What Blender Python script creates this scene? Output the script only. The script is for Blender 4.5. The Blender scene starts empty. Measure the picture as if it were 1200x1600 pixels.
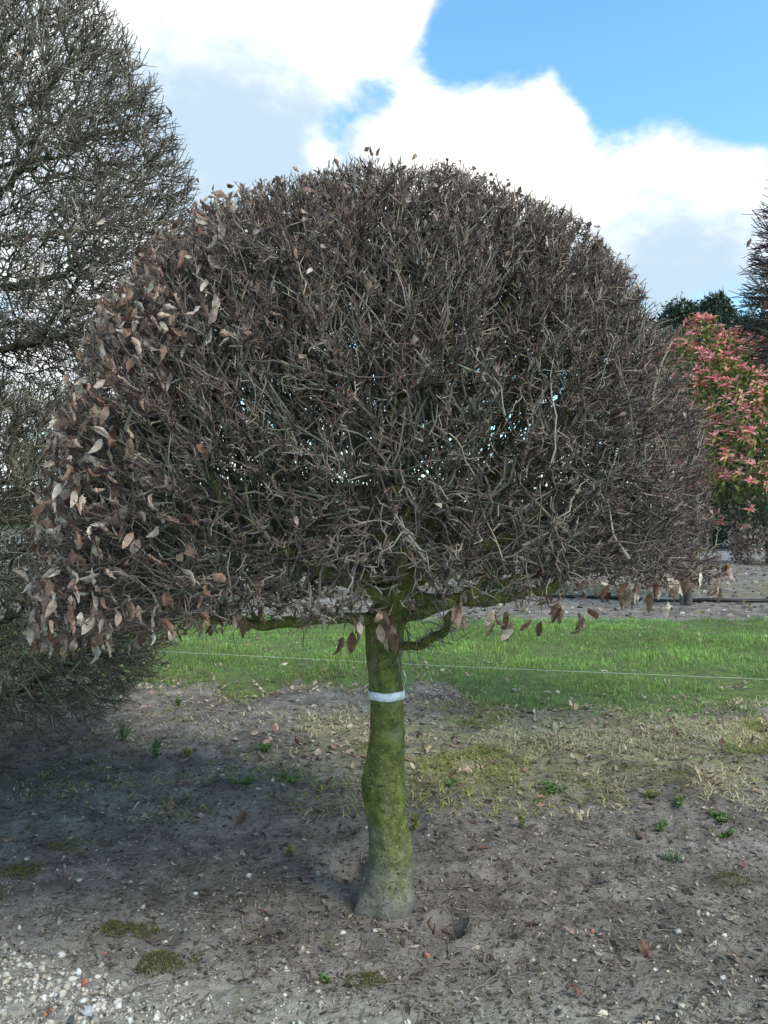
import bpy, math, random
import numpy as np
from mathutils import Vector, Matrix, Euler
R = math.radians
rng = np.random.default_rng(7)
random.seed(7)
sc = bpy.context.scene
C = sc.collection

# ------------------------------------------------------------------ camera
H_EYE, F_PX, Y_HOR = 1.55, 1209.0, 790.0
cam_d = bpy.data.cameras.new('camera'); cam = bpy.data.objects.new('camera', cam_d); C.objects.link(cam)
cam.location = (0, 0, H_EYE)
cam.rotation_euler = (R(90) - math.atan(10 / F_PX), 0, 0)
cam_d.sensor_width = 36; cam_d.lens = 36 * F_PX / 1600; cam_d.clip_start = 0.02; cam_d.clip_end = 3000
sc.camera = cam

def at(px, py, d):            # pixel of the 1200x1600 photograph at depth d -> point
    return np.array([(px - 600) / F_PX * d, d, H_EYE - (py - Y_HOR) / F_PX * d])
def ground_d(py): return H_EYE * F_PX / (py - Y_HOR)

# ------------------------------------------------------------------ sky, sun, exposure
SUN_AZ, SUN_EL = R(132), R(44)          # azimuth clockwise from +Y (view direction)
sun_dir = Vector((math.sin(SUN_AZ) * math.cos(SUN_EL), math.cos(SUN_AZ) * math.cos(SUN_EL), math.sin(SUN_EL)))
wd = bpy.data.worlds.new('World'); sc.world = wd; wd.use_nodes = True
wn, wl = wd.node_tree.nodes, wd.node_tree.links
wn.clear()
def wnode(t, **k):
    n = wn.new(t)
    for a, v in k.items(): setattr(n, a, v)
    return n
def wmath(op, a, b=None, c=None):
    n = wnode('ShaderNodeMath', operation=op)
    for i, v in enumerate((a, b, c)):
        if v is None: continue
        if isinstance(v, (int, float)): n.inputs[i].default_value = v
        else: wl.new(v, n.inputs[i])
    return n.outputs[0]
w_tc = wnode('ShaderNodeTexCoord')
sky = wnode('ShaderNodeTexSky', sky_type='NISHITA', sun_disc=False, sun_elevation=SUN_EL, sun_rotation=SUN_AZ,
            altitude=50, air_density=1.0, dust_density=0.35, ozone_density=2.2)
hs = wnode('ShaderNodeHueSaturation'); hs.inputs['Saturation'].default_value = 1.0; hs.inputs['Value'].default_value = 0.86
wl.new(sky.outputs[0], hs.inputs['Color'])
w_dir = w_tc.outputs['Generated']
def wnoise(scale, detail, rough, off, dist=0.0):
    mp = wnode('ShaderNodeMapping'); mp.inputs['Location'].default_value = off; mp.inputs['Scale'].default_value = (1, 1, 1.7)
    wl.new(w_dir, mp.inputs['Vector'])
    n = wnode('ShaderNodeTexNoise'); n.inputs['Scale'].default_value = scale; n.inputs['Detail'].default_value = detail
    n.inputs['Roughness'].default_value = rough; n.inputs['Distortion'].default_value = dist
    wl.new(mp.outputs[0], n.inputs['Vector'])
    return n.outputs['Fac']
def wblob(px, py, sig, amp):
    v = Vector(((px - 600) / F_PX, 1, (Y_HOR - py) / F_PX)).normalized()
    vm = wnode('ShaderNodeVectorMath', operation='DISTANCE'); wl.new(w_dir, vm.inputs[0]); vm.inputs[1].default_value = v
    q = wmath('DIVIDE', vm.outputs['Value'], sig)
    e = wmath('POWER', 2.718, wmath('MULTIPLY', wmath('MULTIPLY', q, q), -1.0))
    return wmath('MULTIPLY', e, amp)
def wsum(lst):
    s = lst[0]
    for q in lst[1:]: s = wmath('ADD', s, q)
    return s
def wramp(fac, a, b):
    n = wnode('ShaderNodeMapRange', interpolation_type='SMOOTHSTEP')
    n.inputs['From Min'].default_value = a; n.inputs['From Max'].default_value = b
    wl.new(fac, n.inputs['Value']); return n.outputs['Result']
def wmix(f, a, b):
    n = wnode('ShaderNodeMix', data_type='RGBA')
    wl.new(f, n.inputs['Factor'])
    for s, v in (('A', a), ('B', b)):
        p = [i for i in n.inputs if i.name == s and i.type == 'RGBA'][0]
        if isinstance(v, tuple): p.default_value = v
        else: wl.new(v, p)
    return [o for o in n.outputs if o.type == 'RGBA'][0]
# cloud cover: fractal noise all round, with cumulus heads and clear patches at the directions the photo shows
n_big = wnoise(2.6, 2.0, 0.5, (3.1, 0.4, 1.2))
n_edge = wnoise(5.5, 8.0, 0.60, (0.7, 5.2, 2.2), 0.2)
n_lobe = wnoise(15.0, 5.0, 0.55, (2.3, 1.1, 0.4), 0.3)
cover = wsum([wmath('MULTIPLY', n_big, 0.45), wmath('MULTIPLY', n_edge, 1.05), wmath('MULTIPLY', n_lobe, 0.55),
              wblob(1010, 0, 0.17, -0.70), wblob(1190, 100, 0.12, -0.60), wblob(800, 40, 0.075, -0.45), wblob(965, 150, 0.040, -0.38), wblob(700, 105, 0.045, -0.45),
              wblob(610, 145, 0.040, -0.42), wblob(530, 190, 0.04, -0.30), wblob(340, -10, 0.18, 0.45), wblob(600, 10, 0.09, 0.38), wblob(660, 205, 0.060, 0.50),
              wblob(850, 165, 0.055, 0.50), wblob(880, 310, 0.13, 0.45), wblob(1090, 285, 0.08, 0.48), wblob(750, 260, 0.08, 0.35),
              wblob(1060, 160, 0.04, 0.34), wblob(1150, 155, 0.03, 0.22), wblob(1200, 310, 0.08, 0.36), wblob(1000, 420, 0.15, 0.35), wblob(280, 240, 0.2, 0.25), wblob(100, 480, 0.25, 0.3)])
m_cloud = wramp(cover, 0.94, 1.26)
light = wsum([wmath('MULTIPLY', n_edge, 0.6), wmath('MULTIPLY', n_lobe, 0.35), wmath('MULTIPLY', cover, 0.40),
              wblob(250, 190, 0.13, -0.40), wblob(420, 215, 0.11, -0.42), wblob(1050, 430, 0.12, -0.36), wblob(930, 480, 0.10, -0.25),
              wblob(480, 0, 0.12, 0.30), wblob(500, 230, 0.025, 0.35), wblob(1190, 450, 0.09, 0.12), wblob(850, 250, 0.16, 0.22)])
m_lit = wramp(light, 0.66, 1.34)
cloud_col = wmix(m_lit, (1.75, 2.25, 2.7, 1), (4.4, 4.3, 4.15, 1))
tint = wnode('ShaderNodeMix', data_type='RGBA', blend_type='MULTIPLY'); tint.inputs['Factor'].default_value = 1.0
wl.new(hs.outputs[0], [i for i in tint.inputs if i.name == 'A' and i.type == 'RGBA'][0]); [i for i in tint.inputs if i.name == 'B' and i.type == 'RGBA'][0].default_value = (0.80, 1.12, 1.10, 1)
sky_col = wmix(m_cloud, [o for o in tint.outputs if o.type == 'RGBA'][0], cloud_col)
bg = wnode('ShaderNodeBackground'); bg.inputs['Strength'].default_value = 0.15
wl.new(sky_col, bg.inputs['Color'])
wo = wnode('ShaderNodeOutputWorld'); wl.new(bg.outputs[0], wo.inputs['Surface'])

sun_d = bpy.data.lights.new('sun', 'SUN'); sun = bpy.data.objects.new('sun', sun_d); C.objects.link(sun)
sun_d.energy = 1.7; sun_d.angle = R(22.0); sun_d.color = (1.0, 0.94, 0.85)
sun.rotation_euler = sun_dir.to_track_quat('Z', 'Y').to_euler(); sun.location = (6, -4, 9)
vs = sc.view_settings
vs.view_transform = 'Standard'; vs.look = 'None'; vs.exposure = 1.25; vs.gamma = 1.0; vs.use_curve_mapping = False
cy = sc.cycles
cy.use_denoising = True
try:
    cy.denoiser = 'OPENIMAGEDENOISE'; cy.denoising_input_passes = 'RGB_ALBEDO_NORMAL'; cy.denoising_prefilter = 'ACCURATE'
except Exception: pass
cy.max_bounces = 4; cy.diffuse_bounces = 2; cy.glossy_bounces = 2; cy.transmission_bounces = 3; cy.transparent_max_bounces = 4
cy.sample_clamp_indirect = 6

# ------------------------------------------------------------------ helpers
def tag(o, label=None, cat=None, group=None, kind=None):
    if label: o['label'] = label
    if cat: o['category'] = cat
    if group: o['group'] = group
    if kind: o['kind'] = kind
    return o
def empty(name, loc=(0, 0, 0)):
    o = bpy.data.objects.new(name, None); o.location = loc; o.empty_display_size = 0.1; C.objects.link(o); return o
def link(name, me, mat=None, parent=None):
    o = bpy.data.objects.new(name, me); C.objects.link(o)
    if mat is not None and not me.materials: me.materials.append(mat)
    if parent is not None:
        o.parent = parent
        base = parent.location + (parent.parent.location if parent.parent else Vector())
        o.location = -base          # meshes are made in world coordinates
    return o
def make_mesh(name, V, tris=None, quads=None, col=None, smooth=True):
    V = np.ascontiguousarray(V, dtype=np.float32).reshape(-1, 3)
    me = bpy.data.meshes.new(name)
    t = np.zeros((0, 3), np.int32) if tris is None else np.asarray(tris, np.int32).reshape(-1, 3)
    q = np.zeros((0, 4), np.int32) if quads is None else np.asarray(quads, np.int32).reshape(-1, 4)
    idx = np.concatenate([t.ravel(), q.ravel()]).astype(np.int32)
    tot = np.concatenate([np.full(len(t), 3), np.full(len(q), 4)]).astype(np.int32)
    st = np.concatenate([[0], np.cumsum(tot)[:-1]]).astype(np.int32) if len(tot) else tot
    me.vertices.add(len(V)); me.vertices.foreach_set('co', V.ravel())
    me.loops.add(len(idx)); me.loops.foreach_set('vertex_index', idx)
    me.polygons.add(len(tot)); me.polygons.foreach_set('loop_start', st); me.polygons.foreach_set('loop_total', tot)
    me.polygons.foreach_set('use_smooth', np.full(len(tot), smooth))
    if col is not None:
        col = np.asarray(col, np.float32).reshape(-1, 3)
        a = me.color_attributes.new('col', 'FLOAT_COLOR', 'POINT')
        a.data.foreach_set('color', np.concatenate([col, np.ones((len(col), 1), np.float32)], 1).ravel())
    me.update(calc_edges=True)
    return me
def norm(v): return v / np.maximum(np.linalg.norm(v, axis=-1, keepdims=True), 1e-9)

class Bag:                       # collects vertex / face arrays for one mesh
    def __init__(s): s.V, s.T, s.Q, s.K, s.n = [], [], [], [], 0
    def add(s, V, T=None, Q=None, K=None):
        V = np.asarray(V).reshape(-1, 3); s.V.append(V)
        if T is not None: s.T.append(np.asarray(T).reshape(-1, 3) + s.n)
        if Q is not None: s.Q.append(np.asarray(Q).reshape(-1, 4) + s.n)
        s.K.append(np.zeros((len(V), 3)) + (0.1 if K is None else np.asarray(K).reshape(-1, 3)))
        s.n += len(V)
    def mesh(s, name, smooth=True):
        return make_mesh(name, np.concatenate(s.V), np.concatenate(s.T) if s.T else None,
                         np.concatenate(s.Q) if s.Q else None, np.concatenate(s.K), smooth)
    def tubes(s, P, Rd, K=3, col=None, tip=False):   # P (n,m,3), Rd (n,m)
        n, m, _ = P.shape
        T = np.empty_like(P); T[:, 1:-1] = P[:, 2:] - P[:, :-2]; T[:, 0] = P[:, 1] - P[:, 0]; T[:, -1] = P[:, -1] - P[:, -2]
        T = norm(T)
        mean = norm(P[:, -1] - P[:, 0])
        ref = np.where(np.abs(mean[:, 2:3]) > 0.8, np.array([[1.0, 0.13, 0]]), np.array([[0.0, 0.1, 1.0]]))
        A = norm(np.cross(T, ref[:, None, :])); B = np.cross(T, A)
        th = np.arange(K) * 2 * np.pi / K
        V = P[:, :, None, :] + Rd[:, :, None, None] * (np.cos(th)[:, None] * A[:, :, None, :] + np.sin(th)[:, None] * B[:, :, None, :])
        base = (np.arange(n) * m * K)[:, None, None]
        i = np.arange(m - 1)[None, :, None] * K; k = np.arange(K)[None, None, :]; k2 = (k + 1) % K
        Q = np.stack([base + i + k, base + i + k2, base + i + K + k2, base + i + K + k], -1)
        cc = None
        if col is not None:
            col = np.asarray(col)
            if col.ndim == 2: col = np.repeat(col[:, None, :], m, 1)
            cc = np.repeat(col[:, :, None, :], K, 2)
        s.add(V, None, Q, cc)

def vnoise(x, y, seed=0):        # smooth 2-D value noise in -1..1
    x = np.asarray(x, float); y = np.asarray(y, float)
    xi = np.floor(x).astype(np.int64); yi = np.floor(y).astype(np.int64)
    fx = x - xi; fy = y - yi; fx = fx * fx * (3 - 2 * fx); fy = fy * fy * (3 - 2 * fy)
    def h(a, b):
        n = (a * 374761393 + b * 668265263 + seed * 974634777) & 0x7fffffff
        n = ((n ^ (n >> 13)) * 1274126177) & 0x7fffffff
        return ((n ^ (n >> 16)) & 0xffff) / 32767.5 - 1
    return (h(xi, yi) * (1 - fx) + h(xi + 1, yi) * fx) * (1 - fy) + (h(xi, yi + 1) * (1 - fx) + h(xi + 1, yi + 1) * fx) * fy
def fbm(x, y, oct=4, seed=0, lac=2.1, g=0.5):
    s = 0; a = 1; t = 0
    for o in range(oct):
        s = s + a * vnoise(x, y, seed + o * 17); t += a; a *= g; x = x * lac + 5.3; y = y * lac + 1.7
    return s / t
def sstep(a, b, x):
    t = np.clip((x - a) / (b - a), 0, 1); return t * t * (3 - 2 * t)

# ------------------------------------------------------------------ materials
def new_mat(name):
    m = bpy.data.materials.new(name); m.use_nodes = True
    nt = m.node_tree; nt.nodes.clear()
    return m, nt
class MN:
    def __init__(s, name):
        s.m, s.nt = new_mat(name); s.N, s.L = s.nt.nodes, s.nt.links
        s.out = s.N.new('ShaderNodeOutputMaterial')
    def node(s, t, **k):
        n = s.N.new(t)
        for a, v in k.items(): setattr(n, a, v)
        return n
    def set(s, sock, v):
        if hasattr(v, 'links') or hasattr(v, 'is_linked'): s.L.new(v, sock)
        else: sock.default_value = v
    def pos(s): return s.node('ShaderNodeTexCoord').outputs['Object']
    def noise(s, scale, detail=4, rough=0.55, vec=None, dist=0, sc3=(1, 1, 1)):
        mp = s.node('ShaderNodeMapping'); mp.inputs['Scale'].default_value = sc3
        s.L.new(vec if vec is not None else s.pos(), mp.inputs['Vector'])
        n = s.node('ShaderNodeTexNoise'); n.inputs['Scale'].default_value = scale; n.inputs['Detail'].default_value = detail
        n.inputs['Roughness'].default_value = rough; n.inputs['Distortion'].default_value = dist
        s.L.new(mp.outputs[0], n.inputs['Vector']); return n.outputs['Fac']
    def ramp(s, f, a, b, lo=0.0, hi=1.0):
        n = s.node('ShaderNodeMapRange', interpolation_type='SMOOTHSTEP')
        for k, v in (('From Min', a), ('From Max', b), ('To Min', lo), ('To Max', hi)): n.inputs[k].default_value = v
        s.L.new(f, n.inputs['Value']); return n.outputs['Result']
    def math(s, op, a, b=0.0):
        n = s.node('ShaderNodeMath', operation=op); s.set(n.inputs[0], a); s.set(n.inputs[1], b); return n.outputs[0]
    def mix(s, f, a, b, blend='MIX'):
        n = s.node('ShaderNodeMix', data_type='RGBA', blend_type=blend)
        s.set(n.inputs['Factor'], f)
        for q, v in (('A', a), ('B', b)):
            p = [i for i in n.inputs if i.name == q and i.type == 'RGBA'][0]
            s.set(p, v + (1,) if isinstance(v, tuple) and len(v) == 3 else v)
        return [o for o in n.outputs if o.type == 'RGBA'][0]
    def attr(s, name='col'): return s.node('ShaderNodeAttribute', attribute_name=name).outputs['Color']
    def rand(s): return s.node('ShaderNodeObjectInfo').outputs['Random']
    def bump(s, h, strength=0.5, dist=0.01, prev=None):
        n = s.node('ShaderNodeBump'); n.inputs['Strength'].default_value = strength; n.inputs['Distance'].default_value = dist
        s.L.new(h, n.inputs['Height'])
        if prev is not None: s.L.new(prev, n.inputs['Normal'])
        return n.outputs['Normal']
    def principled(s, col, rough=0.8, normal=None, spec=0.3, trans=0.0):
        p = s.node('ShaderNodeBsdfPrincipled')
        s.set(p.inputs['Base Color'], col + (1,) if isinstance(col, tuple) and len(col) == 3 else col)
        s.set(p.inputs['Roughness'], rough); p.inputs['Specular IOR Level'].default_value = spec
        if normal is not None: s.L.new(normal, p.inputs['Normal'])
        sh = p.outputs[0]
        if trans:
            t = s.node('ShaderNodeBsdfTranslucent'); s.set(t.inputs['Color'], col + (1,) if isinstance(col, tuple) and len(col) == 3 else col)
            mx = s.node('ShaderNodeMixShader'); mx.inputs[0].default_value = trans
            s.L.new(sh, mx.inputs[1]); s.L.new(t.outputs[0], mx.inputs[2]); sh = mx.outputs[0]
        s.L.new(sh, s.out.inputs['Surface'])
        return s.m

def mat_twig():
    m = MN('twig_bark'); c = m.attr()
    n = m.noise(55, 2, 0.6)
    c3 = m.mix(m.ramp(n, 0.45, 0.75, 0.0, 0.30), c, (0.24, 0.225, 0.19))
    return m.principled(c3, 0.72, None, 0.25)
def mat_bark():
    m = MN('mossy_bark')
    sep = m.node('ShaderNodeSeparateXYZ'); m.L.new(m.pos(), sep.inputs[0]); z = sep.outputs['Z']; x = sep.outputs['X']
    big = m.noise(5, 4, 0.6); mid = m.noise(22, 5, 0.62); fine = m.noise(110, 4, 0.6)
    streak = m.noise(30, 4, 0.6, sc3=(1, 1, 0.18))
    green = m.mix(m.ramp(mid, 0.35, 0.68), (0.066, 0.082, 0.018), (0.175, 0.188, 0.047))
    olive = m.mix(m.ramp(streak, 0.45, 0.7, 0.0, 0.6), green, (0.06, 0.066, 0.022))
    grey = m.mix(m.ramp(mid, 0.3, 0.7), (0.085, 0.081, 0.062), (0.19, 0.18, 0.145))
    hi = m.math('ADD', z, m.math('MULTIPLY', m.math('SUBTRACT', big, 0.5), 0.9))
    c = m.mix(m.ramp(hi, 0.0, 0.36), grey, olive)
    patch = m.noise(9, 4, 0.65)
    c = m.mix(m.math('MULTIPLY', m.ramp(patch, 0.56, 0.68), 0.40), c, (0.22, 0.215, 0.155))
    sp = m.noise(70, 3, 0.6)
    c = m.mix(m.ramp(sp, 0.60, 0.68), c, (0.025, 0.026, 0.016))
    c = m.mix(m.math('MULTIPLY', m.ramp(m.noise(130, 3, 0.6), 0.60, 0.68), 0.65), c, (0.33, 0.32, 0.25))
    c = m.mix(m.ramp(m.math('ADD', z, m.math('MULTIPLY', mid, 0.10)), 0.13, 0.06), c, (0.105, 0.095, 0.083))
    h = m.math('ADD', m.math('MULTIPLY', mid, 0.7), m.math('MULTIPLY', fine, 0.4))
    nb = m.bump(h, 1.0, 0.014)
    nb = m.bump(m.ramp(sp, 0.62, 0.75), 0.5, -0.004, nb)
    return m.principled(c, 0.85, nb, 0.2)
def mat_dry_leaf():
    m = MN('dry_leaf'); r = m.rand(); c = m.attr()
    cr = m.node('ShaderNodeValToRGB'); m.L.new(r, cr.inputs[0])
    el = cr.color_ramp.elements; el[0].position = 0.0; el[0].color = (0.15, 0.088, 0.062, 1); el[1].position = 1.0; el[1].color = (0.70, 0.59, 0.47, 1)
    for p, k in ((0.2, (0.21, 0.115, 0.075)), (0.4, (0.32, 0.20, 0.14)), (0.6, (0.46, 0.325, 0.245)), (0.8, (0.60, 0.47, 0.37))):
        e = el.new(p); e.color = k + (1,)
    base = m.mix(1.0, cr.outputs[0], c, 'MULTIPLY')
    sep = m.node('ShaderNodeSeparateXYZ'); m.L.new(m.pos(), sep.inputs[0])
    ph = m.math('ADD', sep.outputs['Z'], m.math('MULTIPLY', m.math('ABSOLUTE', sep.outputs['X']), -0.8))
    vein = m.math('SINE', m.math('MULTIPLY', ph, 62.0))
    base = m.mix(m.ramp(vein, -0.2, 1.0, 0.0, 0.10), base, (0.13, 0.075, 0.05))
    n = m.noise(4, 4, 0.6)
    base = m.mix(m.math('MULTIPLY', m.ramp(n, 0.5, 0.72), 0.5), base, (0.16, 0.09, 0.06))
    return m.principled(base, 0.6, m.bump(vein, 0.3, 0.01), 0.3, 0.22)
def mat_col(name, rough=0.8, spec=0.2, trans=0.0, bump=0.0, nscale=40, rand=0.0, dark=0.35):
    m = MN(name); c = m.attr()
    n = m.noise(nscale, 3, 0.6)
    c = m.mix(m.ramp(n, 0.3, 0.7, 0.0, dark), c, (0.03, 0.03, 0.025))
    if rand:
        hsv = m.node('ShaderNodeHueSaturation'); m.L.new(c, hsv.inputs['Color'])
        m.L.new(m.ramp(m.rand(), 0, 1, 1 - rand, 1 + rand), hsv.inputs['Value']); c = hsv.outputs[0]
    return m.principled(c, rough, m.bump(n, bump, 0.004) if bump else None, spec, trans)
M_twig = mat_twig(); M_bark = mat_bark(); M_leaf = mat_dry_leaf()
M_litter = mat_col('litter', 0.85, 0.15, 0.1)
M_stone = mat_col('pebble_stone', 0.75, 0.25, 0, 0.4, 90, 0.25)
M_grass = mat_col('grass_blade', 0.5, 0.3, 0.3, 0, 3, 0, 0.22)
M_foliage = mat_col('foliage', 0.5, 0.35, 0.2, 0, 6)
M_rosette = mat_col('red_leaf', 0.42, 0.4, 0.3, 0, 4, 0.15, 0.08)

# ------------------------------------------------------------------ ground
TX, TY = -0.012, 2.95            # the tree stands here
dents = [(-0.15, 3.26, 0.085, 0.028), (-0.25, 3.66, 0.10, 0.03), (0.155, 3.80, 0.07, 0.04), (0.235, 2.815, 0.06, 0.12), (0.19, 2.84, 0.035, 0.03), (0.10, 3.55, 0.10, 0.02)]
_gd = np.random.default_rng(77)
dents += [(float(_gd.uniform(-0.42, 0.42) * d_), float(d_), float(_gd.uniform(0.05, 0.10)), float(_gd.uniform(0.010, 0.022))) for d_ in _gd.uniform(2.5, 4.6, 22)]
dents = [t_ for t_ in dents if math.hypot(t_[0] - TX, t_[1] - TY) > 0.2]
def height(x, y):
    x = np.asarray(x, float); y = np.asarray(y, float)
    near = 1 - sstep(9, 30, np.hypot(x, y))
    h = 0.030 * fbm(x * 0.9, y * 0.9, 3, 3) + 0.018 * fbm(x * 4.2, y * 4.2, 3, 11) + 0.016 * fbm(x * 13, y * 13, 3, 23, 2.1, 0.6)
    h = h * near + 0.12 * fbm(x * 0.05, y * 0.05, 2, 41) * (1 - near)
    rr = np.hypot(x - TX - 0.01, y - TY)
    h = h * (0.25 + 0.75 * sstep(0.1, 0.5, rr)) + 0.028 * np.exp(-(rr / 0.22) ** 2)
    for dx, dy, rad, dep in dents:
        q = np.hypot(x - dx, (y - dy) * 0.85) / rad
        h = h - dep * np.exp(-q ** 4) + 0.22 * dep * np.exp(-((q - 1.25) / 0.35) ** 2)
    return h
def axis(c0, c1, step, far, g=1.09):
    a = list(np.arange(c0, c1, step)); s = step; v = c1; b = []
    while v < far: b.append(v); s *= g; v += s
    b.append(far)
    s = step; v = c0; lo = []
    while v > -far: s *= g; v -= s; lo.append(v)
    return np.array(lo[::-1] + a + b)
gx = axis(-2.1, 2.1, 0.021, 600.0, 1.12); gy = axis(1.95, 4.9, 0.020, 900.0, 1.10)
X, Y = np.meshgrid(gx, gy)
V = np.stack([X, Y, height(X, Y)], -1)
ny, nx = X.shape
I = np.arange(ny * nx).reshape(ny, nx)
Q = np.stack([I[:-1, :-1], I[:-1, 1:], I[1:, 1:], I[1:, :-1]], -1)
def mat_soil():
    m = MN('soil')
    sep = m.node('ShaderNodeSeparateXYZ'); m.L.new(m.pos(), sep.inputs[0]); x, y = sep.outputs['X'], sep.outputs['Y']
    n1 = m.noise(1.3, 4, 0.6); n2 = m.noise(6, 6, 0.62); n3 = m.noise(38, 5, 0.65); n4 = m.noise(170, 4, 0.65)
    c = m.mix(m.ramp(n2, 0.3, 0.7), (0.118, 0.102, 0.088), (0.270, 0.240, 0.208))
    c = m.mix(m.math('MULTIPLY', m.ramp(m.noise(2.1, 5, 0.6, dist=0.4), 0.52, 0.66), 0.75), c, (0.29, 0.262, 0.232))
    c = m.mix(m.math('MULTIPLY', m.ramp(n3, 0.5, 0.72), 0.6), c, (0.036, 0.030, 0.026))
    c = m.mix(m.math('MULTIPLY', m.ramp(n4, 0.52, 0.7), 0.5), c, (0.26, 0.235, 0.20))
    c = m.mix(m.ramp(m.noise(1.9, 5, 0.65, dist=0.6), 0.50, 0.62, 0.0, 0.5), c, (0.066, 0.056, 0.048))
    # sandy gravel ground towards the path in front
    fr = m.math('ADD', m.math('ADD', y, m.math('MULTIPLY', x, 0.16)), m.math('MULTIPLY', m.math('SUBTRACT', n2, 0.5), 0.8))
    c = m.mix(m.ramp(fr, 2.28, 2.75, 0.95, 0.0), c, m.mix(m.ramp(n3, 0.35, 0.65), (0.20, 0.186, 0.16), (0.38, 0.355, 0.30)))
    # thin moss film
    mo = m.math('MULTIPLY', m.ramp(m.noise(3.4, 5, 0.65), 0.56, 0.68), m.ramp(n3, 0.4, 0.6))
    c = m.mix(m.math('MULTIPLY', mo, m.ramp(y, 7.5, 6.0, 0.0, 0.75)), c, (0.10, 0.105, 0.028))
    sb = m.math('MULTIPLY', m.math('MULTIPLY', m.ramp(y, 4.0, 4.7), m.ramp(y, 6.1, 5.4)), m.ramp(m.math('ADD', x, m.math('MULTIPLY', n2, 1.2)), -0.4, 0.8))
    c = m.mix(m.math('MULTIPLY', sb, m.ramp(m.noise(7, 5, 0.65), 0.36, 0.52, 0.0, 0.8)), c, (0.30, 0.275, 0.13))
    ms = m.math('MULTIPLY', m.math('MULTIPLY', m.ramp(y, 12.6, 13.4), m.ramp(y, 17.5, 14.5)), m.ramp(m.noise(0.9, 6, 0.7), 0.45, 0.6, 0.0, 0.8))
    c = m.mix(ms, c, (0.17, 0.155, 0.06))
    c = m.mix(m.ramp(y, 38, 60), c, (0.075, 0.11, 0.035))
    h = m.math('ADD', m.math('ADD', n3, m.math('MULTIPLY', n4, 0.55)), m.math('MULTIPLY', m.noise(420, 2, 0.6), 0.25))
    return m.principled(c, 0.95, m.bump(h, 0.9, 0.012), 0.1)
M_soil = mat_soil()
tag(link('ground', make_mesh('ground', V, None, Q), M_soil), kind='structure')
# strip of turf, and pale hard standing far behind
def lawn_front(x): return 6.25 - 0.16 * x - 0.22 * np.minimum(x, 0) + 1.25 * fbm(x * 1.9, x * 0 + 3, 4, 77)
def lawn_back(x): return 10.45 - 0.03 * x + 0.10 * fbm(x * 1.1, x * 0 + 9, 3, 78)
xs = np.linspace(-9, 12, 260); t = np.linspace(0, 1, 60)
LX = np.repeat(xs[None], 60, 0); LY = lawn_front(LX) + t[:, None] * (lawn_back(LX) - lawn_front(LX))
edge = np.minimum(t, 1 - t)[:, None]
LZ = height(LX, LY) + 0.002 + 0.022 * sstep(0, 0.06, edge)
I = np.arange(60 * 260).reshape(60, 260)
Q = np.stack([I[:-1, :-1], I[:-1, 1:], I[1:, 1:], I[1:, :-1]], -1)
m = MN('turf_soil'); M_turf = m.principled(m.mix(m.ramp(m.noise(9, 5, 0.6), 0.35, 0.65), (0.085, 0.095, 0.045), (0.12, 0.165, 0.05)), 0.9, m.bump(m.noise(60, 4), 0.8, 0.02), 0.1)
tag(link('lawn', make_mesh('lawn', np.stack([LX, LY, LZ], -1), None, Q), M_turf), kind='structure')
xs = np.linspace(-40, 60, 80); ys = np.linspace(21.5, 36, 30)
PX, PY = np.meshgrid(xs, ys); PY = PY + (0.4 * fbm(PX * 0.5, PY * 0, 3, 5))
I = np.arange(80 * 30).reshape(30, 80); Q = np.stack([I[:-1, :-1], I[:-1, 1:], I[1:, 1:], I[1:, :-1]], -1)
m = MN('pale_track'); M_track = m.principled(m.mix(m.ramp(m.noise(1.2, 6, 0.65), 0.3, 0.7), (0.13, 0.125, 0.12), (0.30, 0.29, 0.285)), 0.95, m.bump(m.noise(30, 4), 0.6, 0.02), 0.1)
tag(link('path', make_mesh('path', np.stack([PX, PY, height(PX, PY) + 0.02], -1), None, Q), M_track), kind='structure')

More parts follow.
